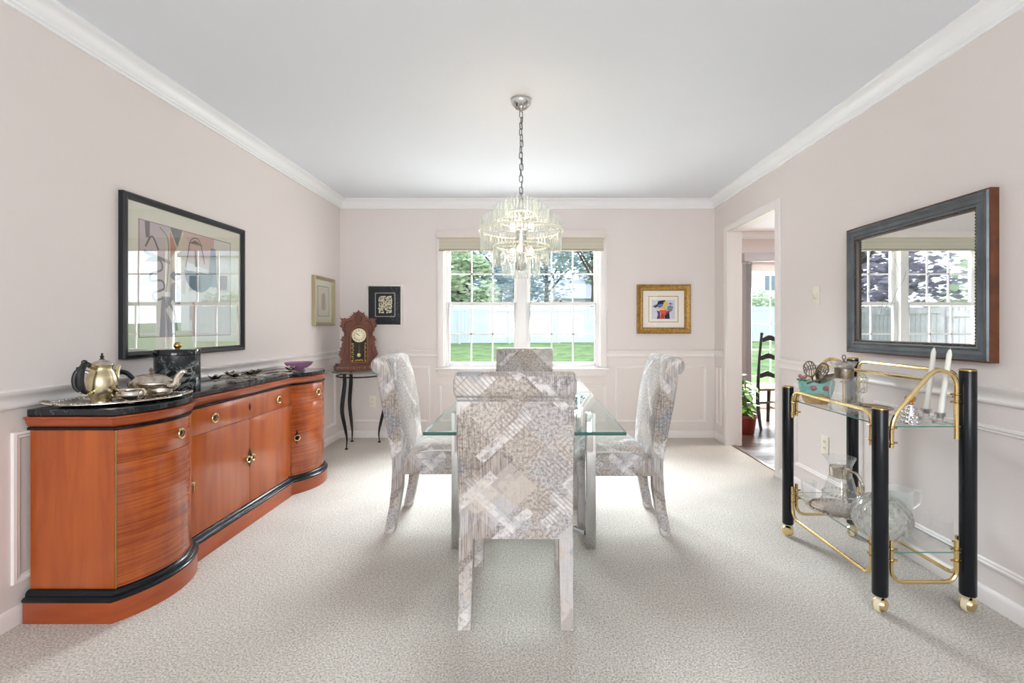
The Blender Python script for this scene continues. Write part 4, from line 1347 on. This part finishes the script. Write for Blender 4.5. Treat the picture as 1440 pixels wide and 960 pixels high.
for r, z0, z1, n in ((.226, 1.690, 1.762, 66), (.228, 1.572, 1.692, 72), (.158, 1.72, 1.826, 46), (.156, 1.482, 1.604, 50), (.088, 1.775, 1.872, 28), (.104, 1.424, 1.550, 36)):
    base = None
    for i in range(n):
        a = 2 * pi * i / n
        M = T(r * cos(a), r * sin(a), 0) @ RZ(a)
        if base is None:
            base = MB().lathe([(0, z0), (.0035, z0 + .002), (.0052, z0 + .008), (.0052, z1 - .006), (.003, z1), (0, z1)], 6).build('glass_rod', ROD, ch, angle=50); base.matrix_local = M
        else: share(base, ch, M)
for z in (1.725, 1.575):
    for q_ in range(3):
        a = q_ * 2.1 + .4
        b = MB().ball((.062 * cos(a), .062 * sin(a), z), .016, 10, sz=1.4)
        b.build('bulb', BULB, ch)
        MB().cyl((.03 * cos(a), .03 * sin(a), z - .030), (.062 * cos(a), .062 * sin(a), z - .020), .008, 8).build('bulb_socket', CHROME, ch)
    l = bpy.data.lights.new('bulb_glow', 'POINT'); l.energy = 3.5; l.color = (1, .78, .56); l.shadow_soft_size = .05
    lo = bpy.data.objects.new('bulb_glow', l); COL.objects.link(lo); lo.location = (CX, CY, z + (.045 if z > 1.6 else -.045))

# ------------------------------------------------------------------ corner table and clock
ct = thing('corner_table', 'round glass side table with wavy dark iron legs in the corner', 'table', (-1.662, 4.46, 0))
o = MB().lathe([(0, .708), (.256, .708), (.258, .712), (.258, .716), (.256, .720), (0, .720)], 48).build('table_top', [GREEN_GLASS, pr('edge_grey_green', lin(108, 124, 118), .2)], ct, angle=40)
for q_ in o.data.polygons:
    if abs(q_.normal.z) < .7: q_.material_index = 1
MB().tube([(.215 * cos(2 * pi * k / 40), .215 * sin(2 * pi * k / 40), .672) for k in range(40)], .007, 8, True).build('hoop', IRON, ct)
for a in (R(248), R(136), R(33)):
    rad = .215
    pts = spline([(rad - .010, 0, .706), (rad - .012, 0, .60), (rad + .012, 0, .45), (rad + .016, 0, .35), (rad - .02, 0, .20), (rad - .04, 0, .10), (rad - .035, 0, .012)], 5)
    n = len(pts)
    rr = [.015 + .006 * sin(pi * min(1, i / n * 1.2)) - .011 * (i / n) ** 2 for i in range(n)]
    MB().tube([Matrix.Rotation(a, 3, 'Z') @ p_ for p_ in pts], rr, 8).lathe([(0, 0), (.016, 0), (.012, .010), (.006, .016), (0, .016)], 10, RZ(a) @ T(rad - .035, 0, 0)).build('leg', IRON, ct)

ck = thing('mantel_clock', 'carved walnut gingerbread clock on the corner glass table', 'clock', (-1.690, 4.450, .720), R(34))
bs_ = MB().box(-.200, .200, -.075, .075, 0, .052).box(-.185, .185, -.068, .072, .052, .070)
bs_.build('base', CLOCKWOOD, ck, bevel=.005)
g = MB()
for k in range(7): g.lathe([(0, 0), (.012, 0), (.008, .004), (0, .006)], 8, T(-.15 + .05 * k, -.075, .028) @ RX(pi / 2))
g.build('carved_rosette', pr('carving', lin(136, 84, 58), .5), ck)
MB().box(-.105, .105, -.050, .070, .070, .420).build('case', CLOCKWOOD, ck, bevel=.003)
half = [(.158, .070), (.160, .105), (.150, .118), (.166, .135), (.176, .150), (.182, .165), (.168, .172), (.172, .190), (.160, .200), (.166, .222), (.150, .232), (.152, .262), (.140, .272), (.150, .285), (.166, .300), (.148, .306), (.152, .325), (.134, .330), (.128, .352), (.136, .372), (.150, .390), (.146, .404), (.160, .416), (.172, .430), (.156, .438), (.162, .462), (.150, .468), (.158, .490), (.166, .502), (.140, .494), (.128, .504), (.112, .494), (.095, .500), (.072, .506), (.085, .520), (.058, .520), (.064, .538), (.046, .534), (.050, .558), (.030, .548), (.020, .562), (.012, .558), (.0, .580)]
outl = half + [(-x, z) for x, z in half[::-1][1:]]
MB().prism(outl, 0, .020, T(0, -.050, 0) @ RX(pi / 2)).build('fretwork', CLOCKWOOD, ck, smooth=False)
g = MB()
for s in (-1, 1):
    for pts in ([(s * .125, .10), (s * .145, .15), (s * .12, .20), (s * .13, .25)], [(s * .11, .33), (s * .13, .40), (s * .11, .46), (s * .06, .48)], [(s * .02, .47), (s * .03, .51), (0, .545)]):
        g.tube(spline([(x, -.071, z) for x, z in pts], 5), .006, 6)
g.build('carved_scroll', pr('carving_dark', lin(92, 48, 32), .5), ck)
arch = [(-.082, .076), (.082, .076), (.082, .345)] + [(.082 * cos(a), .345 + .082 * sin(a)) for a in [pi * k / 14 for k in range(1, 14)]] + [(-.082, .345)]
def scale_arch(d): return [(-.082 + d, .076 + d), (.082 - d, .076 + d), (.082 - d, .345)] + [((.082 - d) * cos(a), .345 + (.082 - d) * sin(a)) for a in [pi * k / 14 for k in range(1, 14)]] + [(-.082 + d, .345)]
L = [[(x, -y, z) for x, z in scale_arch(d)] for d, y in ((0, .070), (0, .082), (.008, .086), (.014, .080), (.014, .070), (0, .070))]
MB().loops(L, True, False).build('door_frame', pr('door_walnut', lin(124, 72, 44), .35), ck, angle=40)
MB().prism(scale_arch(.012), 0, .002, T(0, -.0705, 0) @ RX(pi / 2)).build('door_back', flat('clock_black', (30, 26, 22)), ck, smooth=False)
DC = (0, .338)
dial = MB().lathe([(0, 0), (.064, 0), (.066, .003), (.062, .005), (0, .003)], 36, T(DC[0], -.0728, DC[1]) @ RX(pi / 2)).build('dial', pr('dial_cream', lin(226, 214, 176), .5), ck)
MB().lathe([(.026, 0), (.030, .001), (.024, .002), (0, .002)], 24, T(DC[0], -.0758, DC[1]) @ RX(pi / 2)).build('dial_center', pr('dial_pale', lin(236, 230, 210), .5), dial)
g = MB()
NUM = ['XII', 'I', 'II', 'III', 'IIII', 'V', 'VI', 'VII', 'VIII', 'IX', 'X', 'XI']
for k, s in enumerate(NUM):
    M = T(DC[0], -.0778, DC[1]) @ RY(2 * pi * k / 12) @ T(0, 0, .047)
    x = -(len(s) - 1) * .0026
    for c_ in s:
        if c_ == 'I': g.box(x - .0008, x + .0008, 0, .001, -.007, .007, M)
        else:
            for sg in (-1, 1):
                sh = sg * (.22 if c_ == 'X' else -.14)
                g.box(-.0008, .0008, 0, .001, -.007, .007, M @ T(x + (0 if c_ == 'X' else sg * -.0012), 0, 0) @ RY(sh))
        x += .0052
g.build('numerals', flat('numeral_black', (36, 30, 24)), dial, smooth=False)
g = MB()
g.box(-.0012, .0012, 0, .001, -.008, .046, T(DC[0], -.0795, DC[1]) @ RY(R(-62)))
g.box(-.0018, .0018, 0, .001, -.006, .030, T(DC[0], -.0800, DC[1]) @ RY(R(-48)))
g.ball((DC[0], -.079, DC[1]), .003, 6)
g.build('hands', BLACK_S, dial, smooth=False)
g = MB()
GP = pr('painted_gold', lin(200, 170, 84), .35, .4)
for s in (-1, 1):
    for k in range(9): g.ball((s * (.058 - .006 * (k % 2)), -.073, .098 + .02 * k), .009 - .002 * (k % 2), 8, sz=1.0)
for k in range(5): g.ball((-.03 + .015 * k, -.073, .100 + .004 * (k % 2)), .008, 8)
g.build('gilt_pattern', GP, ck)
g = MB().cyl((0, -.0735, .26), (0, -.0735, .15), .0016, 6).lathe([(0, 0), (.020, .001), (.016, .005), (0, .007)], 20, T(0, -.073, .150) @ RX(pi / 2))
g.build('pendulum', BRASS, ck)
MB().prism(scale_arch(.010), 0, .001, T(0, -.0835, 0) @ RX(pi / 2)).build('door_glass', thin_glass('clock_glass', (1, 1, 1, 1), 1.2), ck, smooth=False)

# ------------------------------------------------------------------ drinks cart
OX, OY = 1.568, 2.185
ct = thing('drinks_cart', 'two-tier glass drinks cart with black posts and brass rails', 'cart', (OX, OY, 0))
XA, XB, YA, YZ = 1.392 - OX, 1.744 - OX, 1.852 - OY, 2.520 - OY
CREAM = pr('caster_cream', lin(232, 220, 190), .3)
for x, y, h, sw in ((XA, YA, .815, .5), (XA, YZ, .815, -.6), (XB, YA, .968, .35), (XB, YZ, .968, .9)):
    po = MB().lathe([(0, .068), (.026, .068), (.028, .072), (.028, h - .006), (.0265, h - .002), (0, h - .002)], 24, T(x, y, 0)).build('post', BLACK, ct, angle=50)
    MB().lathe([(0, h - .002), (.0275, h - .004), (.0275, h), (.024, h + .003), (0, h + .003)], 24, T(x, y, 0)).build('post_cap', BRASS_D, po, angle=50)
    Mw = T(x, y, .031) @ RZ(sw)
    cs_ = MB().lathe([(0, -.024), (.020, -.022), (.028, -.012), (.030, -.007), (.030, .007), (.028, .012), (.020, .022), (0, .024)], 20, Mw @ RX(pi / 2)).build('caster', BRASS, ct, angle=40)
    MB().lathe([(.024, -.010), (.031, -.010), (.032, 0), (.031, .010), (.024, .010)], 24, Mw @ RX(pi / 2)).build('tyre', CREAM, cs_, angle=50)
    MB().cyl((x, y, .045), (x, y, .072), .007, 8).build('stem', BRASS_D, cs_)
GX0, GX1, GY0, GY1 = XA + .034, XB - .034, YA + .012, YZ - .012
for z in (.743, .239):
    o = MB().box(GX0 - .012, GX1 + .012, GY0 - .012, GY1 + .012, z - .006, z).build('glass_shelf', [CLEAR, pr('shelf_edge', lin(86, 132, 122), .15)], ct, bevel=.0012)
    for q_ in o.data.polygons:
        if abs(q_.normal.z) < .5: q_.material_index = 1
TR = .0085


def rail(pts, r_=.05, name='brass_rail'): return MB().tube(fillet(pts, r_, 7), TR, 10).build(name, BRASS, ct)


def clips(x, y, zs, ax):
    g = MB()
    for z in zs:
        if ax == 'x': g.cyl((x - .022, y, z), (x + .022, y, z), .0042, 8)
        else: g.cyl((x, y - .022, z), (x, y + .022, z), .0042, 8)
        g.ball((x, y, z), .0105, 8)
    g.build('rail_bolt', BRASS_D, ct)


xl, xr, yn, yf = XA + .008, XB - .012, YA + .006, YZ - .006
# long rails on the left (low) and right (tall) side
rail([(XA, YA + .046, .655), (XA, YA + .046, .795), (XA, YZ - .046, .795), (XA, YZ - .046, .655)], .055)
rail([(XB, YA + .046, .690), (XB, YA + .046, .955), (XB, YZ - .046, .955), (XB, YZ - .046, .690)], .05)
for y in (YA, YZ):   # end rails: low on the left, sloping up to the tall right post
    rail([(XA + .046, y, .655), (XA + .046, y, .772), (XB - .130, y, .975), (XB - .046, y, .945), (XB - .046, y, .690)], .07)
    clips(XA + .046, y, (.675, .735), 'x')
    clips(XB - .046, y, (.840, .870), 'x')
    rail([(XA + .046, y, .285), (XA + .046, y, .118), (XB - .046, y, .118), (XB - .046, y, .285)], .055)
    clips(XA + .046, y, (.205, .250), 'x'); clips(XB - .046, y, (.205, .250), 'x')
MB().cyl((XB - .165, YA, .928), (XB - .165, YZ, .928), .0075, 10).build('brass_rail', BRASS, ct)
for x in (XA, XB):
    rail([(x, YA + .046, .285), (x, YA + .046, .118), (x, YZ - .046, .118), (x, YZ - .046, .285)], .055)
    for y in (YA + .046, YZ - .046):
        clips(x, y, (.205, .250), 'y'); clips(x, y, (.675, .735) if x == XA else (.735, .85), 'y')
S1, S2 = .743, .239


# ceramic planter with pierced servers
t = thing('ceramic_planter', 'turquoise and tan ceramic planter with pink roses on the cart top shelf', 'planter', (1.470, 2.395, S1), R(-14))
TEAL = pr('teal_glaze', lin(144, 198, 188), .25, vary=(lin(116, 176, 166), 30, .4, .7))
TAN = pr('tan_glaze', lin(206, 172, 122), .5, vary=(lin(168, 128, 82), 16, .4, .7))
def oval(a, b, z, n=28, wob=0.0, ph=0): return [(a * cos(2 * pi * k / n), b * sin(2 * pi * k / n), z + wob * cos(4 * 2 * pi * k / n + ph)) for k in range(n)]
MB().loops([oval(.052, .036, 0), oval(.064, .046, .02), oval(.072, .052, .05, wob=.006)], True, True).build('base', TAN, t, angle=60)
MB().loops([oval(.0725, .0525, .048, wob=.008), oval(.080, .058, .08), oval(.084, .060, .118, wob=-.010), oval(.078, .055, .118, wob=-.010), oval(.070, .050, .060)], True, True).build('bowl', TEAL, t, angle=60)
ROSE = pr('rose_pink', lin(176, 112, 122), .5); RLEAF = pr('rose_green', lin(60, 118, 78), .5)
for a in (-1.95, -1.25):
    c_ = (.082 * cos(a), .060 * sin(a), .085)
    r_ = MB()
    for k in range(7):
        b_ = 2 * pi * k / 7
        r_.ball((c_[0] + .011 * cos(b_), c_[1] - .002, c_[2] + .008 * sin(b_)), .006, 8)
    r_.ball((c_[0], c_[1] - .006, c_[2]), .009, 8)
    r_.build('rose', ROSE, t)
r_ = MB()
for d in ((-.072, -.03, .135), (-.080, -.012, .142), (-.063, -.040, .140)): r_.ball(d, .010, 8)
r_.build('rose', ROSE, t)
r_ = MB()
for d in ((-.090, -.022, .124), (-.084, -.040, .124), (-.068, -.050, .122)): r_.ball(d, .010, 8, sz=.5)
r_.build('rose_leaf', RLEAF, t)


def server(label, loc, M, w_, l_, pierced):
    t = thing('serving_piece', label, 'server', loc)
    blade = MB()
    if pierced:
        blade.tube([(w_ * cos(2 * pi * k / 20), 0, l_ * sin(2 * pi * k / 20)) for k in range(20)], .004, 6, True, M)
        for k in range(5):
            x = -w_ + 2 * w_ * (k + .5) / 5
            zz = l_ * sqrt(1 - (x / w_) ** 2)
            blade.tube([(x, 0, -zz), (x + .006, 0, 0), (x, 0, zz)], .0026, 5, M=M)
            blade.tube([(x - .008, 0, -zz * .4), (x + .010, 0, zz * .5)], .0026, 5, M=M)
    else:
        blade.lathe([(0, -.004), (.6, -.002), (1, .004), (.97, .006), (.6, .001), (0, 0)], 20, M @ RX(pi / 2), sx=w_, sy=l_)
    blade.build('blade', PEWTER, t)
    MB().tube([M @ Vector(p_) for p_ in spline([(0, 0, -l_), (0, .004, -l_ - .04), (0, 0, -l_ - .075)], 4)], [.005] * 9, 6).build('handle', PEWTER, t)
    return t


server('oval pierced silver server standing at the left in the turquoise planter', (1.437, 2.395, S1 + .178), RY(R(-14)) @ RZ(R(-10)), .029, .040, True)
server('square pierced silver server standing at the right in the turquoise planter', (1.500, 2.390, S1 + .174), RY(R(28)) @ RZ(R(12)), .034, .036, True)
server('plain silver spoon upright in the middle of the turquoise planter', (1.463, 2.365, S1 + .145), RY(R(-8)), .018, .030, False)
server('plain silver spoon lying over the right rim of the turquoise planter', (1.505, 2.345, S1 + .142), RY(R(74)), .016, .042, False)

# claret jug with silver collar on the top shelf
t = thing('claret_jug', 'glass jug with a lidded silver collar on the cart top shelf', 'jug', (1.438, 2.135, S1))
MB().lathe([(0, 0), (.050, 0), (.056, .006), (.058, .03), (.062, .09), (.060, .125), (.046, .150), (.036, .162), (.035, .205), (.038, .222), (.034, .222), (.032, .205), (.033, .165), (.044, .146), (.055, .122), (.057, .09), (.053, .03), (.050, .012), (0, .010)], 12, fn=lambda a, k, z: 1).build('body', JUG_GLASS, t, angle=20)
MB().lathe([(.0375, .160), (.0385, .163), (.0385, .205), (.036, .207), (.0355, .160)], 24).build('collar', PEWTER, t, angle=40)
fl = MB().lathe([(.040, .207), (.052, .236), (.050, .238), (.037, .210)], 24, fn=lambda a, k, z: 1 + (.25 * max(0, cos(a - pi)) ** 8 if z > .23 else 0)).build('lip', JUG_GLASS, t, angle=60)
lid = MB().lathe([(.040, .222), (.036, .230), (.018, .236), (0, .238)], 24).build('lid', SILVER, t, angle=50)
MB().tube([(.008 * cos(2 * pi * k / 14), 0, .256 + .010 * sin(2 * pi * k / 14)) for k in range(14)], .0028, 6, True).ball((0, 0, .242), .006, 8).build('finial', PEWTER, lid)
h = spline([(.050, 0, .150), (.080, -.01, .172), (.094, -.012, .145), (.090, -.010, .110), (.062, 0, .085)], 6)
MB().tube(h, [.010 + .003 * sin(i * 1.4) for i in range(len(h))], 10).build('handle', CRYSTAL, t)

# silver dish on the top shelf
t = thing('silver_dish', 'shallow round silver dish at the middle of the cart top shelf', 'dish', (1.610, 2.205, S1))
MB().lathe([(0, .003), (.060, .003), (.078, .012), (.086, .015), (.088, .013), (.078, .008), (.060, 0), (0, 0)], 40).build('plate', SILVER, t, angle=60)
MB().tube([(.087 * cos(2 * pi * k / 48), .087 * sin(2 * pi * k / 48), .0145) for k in range(48)], .004, 6, True).build('rim', pr('tan_rim', lin(164, 142, 112), .5), t)
MB().ball((-.03, .035, .020), .012, 10, sz=.8).build('knob', PEWTER, t)

# silver pine-cone bottle with an amber stopper
t = thing('scent_bottle', 'knobbly silver cone bottle with an amber stopper on the cart top shelf', 'bottle', (1.556, 1.905, S1))
bd = MB()
bd.lathe([(0, 0), (.030, 0), (.030, .006), (.024, .05), (.014, .078), (0, .082)], 20)
for k, (z, r_, n, s) in enumerate(((.010, .027, 9, .0095), (.027, .024, 8, .0095), (.044, .020, 7, .009), (.060, .016, 6, .008), (.074, .010, 5, .007))):
    for i in range(n):
        a = 2 * pi * (i + .5 * (k % 2)) / n
        bd.ball((r_ * cos(a), r_ * sin(a), z), s, 8)
bd.build('body', pr('mercury_silver', lin(214, 214, 216), .1, 1.0), t)
MB().lathe([(0, .080), (.010, .080), (.009, .086), (.016, .092), (.019, .102), (.016, .110), (.008, .112), (0, .111)], 16).build('stopper', pr('amber', lin(176, 112, 34), .15), t)

# two taper candles in glass holders
WAX = pr('candle_wax', lin(240, 236, 228), .45, **{'Subsurface Weight': .15})
for loc, lab, tilt in (((1.690, 1.985, S1), 'white taper candle in a clear glass holder, the farther of the two', R(7)), ((1.668, 1.893, S1), 'white taper candle in a clear glass holder, the nearer of the two', R(8.5))):
    t = thing('candle_holder', 'clear square glass holder ' + ('farther' if loc[1] > 1.9 else 'nearer') + ' along the cart, holding a taper', 'candle holder', loc, R(20), 'glass candle holders on the cart')
    MB().box(-.018, .018, -.018, .018, 0, .012).lathe([(0, .012), (.010, .012), (.014, .030), (.019, .034), (.019, .046), (.0125, .046), (.0115, .026), (0, .026)], 14).build('holder', CRYSTAL, t, angle=40)
    c_ = thing('candle', lab, 'candle', (loc[0], loc[1], S1 + .027), 0, 'white taper candles on the cart')
    c_.rotation_euler = (0, tilt, 0)
    MB().lathe([(0, 0), (.0105, 0), (.0112, .01), (.0088, .262), (.005, .277), (.0015, .281), (0, .281)], 16).build('taper', WAX, c_, angle=60)
    MB().cyl((0, 0, .280), (.001, 0, .289), .0009, 5).build('wick', flat('wick', (200, 196, 186)), c_)

# bottom shelf: round tray, pitcher, crystal bowl, small jug, acrylic rack, tumbler
t = thing('silver_tray', 'round silver tray with a chased rim under the tall pitcher', 'tray', (1.500, 2.270, S2))
MB().lathe([(0, .003), (.100, .003), (.108, .008), (.132, .013), (.138, .012), (.138, .009), (.108, .003), (.098, 0), (0, 0)], 48).build('plate', SILVER, t, angle=60)
g = MB()
for k in range(40):
    a = 2 * pi * k / 40
    g.ball((.120 * cos(a), .120 * sin(a), .0115), .0042, 6)
g.build('chased_rim', PEWTER, t)

t = thing('glass_pitcher', 'tall etched glass pitcher with silver collar and handle on the lower tray', 'pitcher', (1.506, 2.262, S2 + .003))
ow = [(0, 0), (.060, 0), (.074, .010), (.080, .035), (.078, .070), (.066, .115), (.056, .150), (.054, .165), (.046, .168), (.045, .205), (.050, .225), (.066, .262)]
iw = [(.063, .263), (.047, .225), (.042, .205), (.043, .166), (.051, .160), (.053, .148), (.063, .113), (.075, .070), (.077, .035), (.071, .013), (0, .010)]
PITCH = thin_glass('pitcher_glass', (.975, .98, .98, 1), 1.5, .02, .03, lin(240, 240, 240), .06)
MB().lathe(ow + iw, 28, fn=lambda a, k, z: 1 + (.22 * max(0, cos(a - pi * .8)) ** 6 if z > .24 else 0)).build('body', PITCH, t, angle=60)
MB().lathe([(.0475, .166), (.0485, .168), (.0485, .212), (.046, .214), (.0455, .166)], 28).build('collar', SILVER, t, angle=40)
MB().lathe([(.0455, .210), (.030, .216), (.012, .219), (0, .219)], 24).box(.020, .046, -.010, .010, .213, .222).build('lid', SILVER, t, angle=40)
h = spline([(.020, -.044, .205), (.034, -.074, .195), (.042, -.094, .150), (.040, -.092, .100), (.030, -.078, .062), (.020, -.072, .066)], 6)
MB().tube(h, [.0075] * len(h), 10).build('handle', SILVER, t)
g = MB()
for k in range(26):
    a = 2 * pi * k / 26
    for z, r_ in ((.045, .0800), (.085, .0745)):
        g.ball((r_ * cos(a + z * 20), r_ * sin(a + z * 20), z), .0055, 6)
g.build('cut_pattern', CRYSTAL, t)

t = thing('crystal_bowl', 'round cut-crystal rose bowl behind the front cart post', 'bowl', (1.482, 1.965, S2))
pf = []
for k in range(17):
    a = -pi / 2 * .80 + k / 16 * (pi / 2 * .80 + pi / 2 * .62)
    pf.append((.108 * cos(a), .080 + .100 * sin(a)))
zb = pf[0][1]
pf = [(r_, z - zb) for r_, z in pf]
inn = [(r_ - .006, z + .002) for r_, z in pf[::-1]]; inn[0] = (pf[-1][0] - .006, pf[-1][1])
n = 72
MB().lathe([(0, 0)] + pf + inn + [(0, .004)], n, fn=lambda a, k, z: 1 + (.075 * (abs(sin(9 * a + k * .6)) * abs(sin(9 * a - k * .6)) - .4) if 2 < k < 17 else 0)).build('bowl', CRYSTAL, t, angle=12)

t = thing('small_jug', 'small white glass jug with green leaves at the cart lower back', 'jug', (1.668, 2.115, S2), R(-10))
MILK = thin_glass('frosted_glass', (.97, .98, .98, 1), 1.5, .08, .03, lin(232, 236, 232), .25)
MB().lathe([(0, 0), (.036, 0), (.042, .004), (.046, .03), (.058, .085), (.064, .120), (.060, .145), (.062, .165), (.059, .165), (.056, .146), (.060, .120), (.054, .085), (.042, .032), (0, .008)], 28, fn=lambda a, k, z: 1 + (.28 * max(0, cos(a - pi)) ** 6 if z > .15 else 0)).build('body', MILK, t, angle=60)
MB().tube(spline([(.058, 0, .150), (.085, 0, .160), (.098, 0, .135), (.088, 0, .095), (.056, 0, .070)], 5), .0055, 8).build('handle', MILK, t)
g = MB(); LF = flat('painted_leaf', (120, 152, 106))
for i, (a, z) in enumerate(((-2.5, .105), (-2.2, .09), (-1.95, .11), (-2.35, .125), (-1.7, .095), (-2.7, .085))):
    r_ = .0585 + (z - .085) * .14
    M = T(r_ * cos(a), r_ * sin(a), z) @ RZ(a + pi / 2) @ RY(i * .9)
    g.add([(0, -.0015, -.014), (.007, -.001, 0), (0, -.0015, .014), (-.007, -.001, 0)], [(0, 1, 2, 3)], M)
g.build('painted_leaf', LF, t, smooth=False)

t = thing('acrylic_rack', 'clear acrylic letter rack at the near end of the cart lower shelf', 'rack', (1.640, 1.930, S2), R(4))
MB().box(-.075, .075, -.055, .055, 0, .005).build('base', ACRYLIC, t, bevel=.001)
for y, hgt, w_ in ((-.050, .105, .040), (0, .120, .075), (.050, .120, .075)):
    MB().box(-w_ if y else -.075, .072, y - .002, y + .002, .005, hgt).build('panel', ACRYLIC, t, bevel=.001)
MB().box(.069, .074, -.05, .05, .005, .120).build('panel', ACRYLIC, t, bevel=.001)

t = thing('glass_tumbler', 'small clear glass tumbler at the far end of the cart lower shelf', 'tumbler', (1.468, 2.458, S2))
MB().lathe([(0, 0), (.030, 0), (.033, .004), (.038, .085), (.0365, .085), (.031, .010), (0, .008)], 20).build('body', JUG_GLASS, t, angle=40)
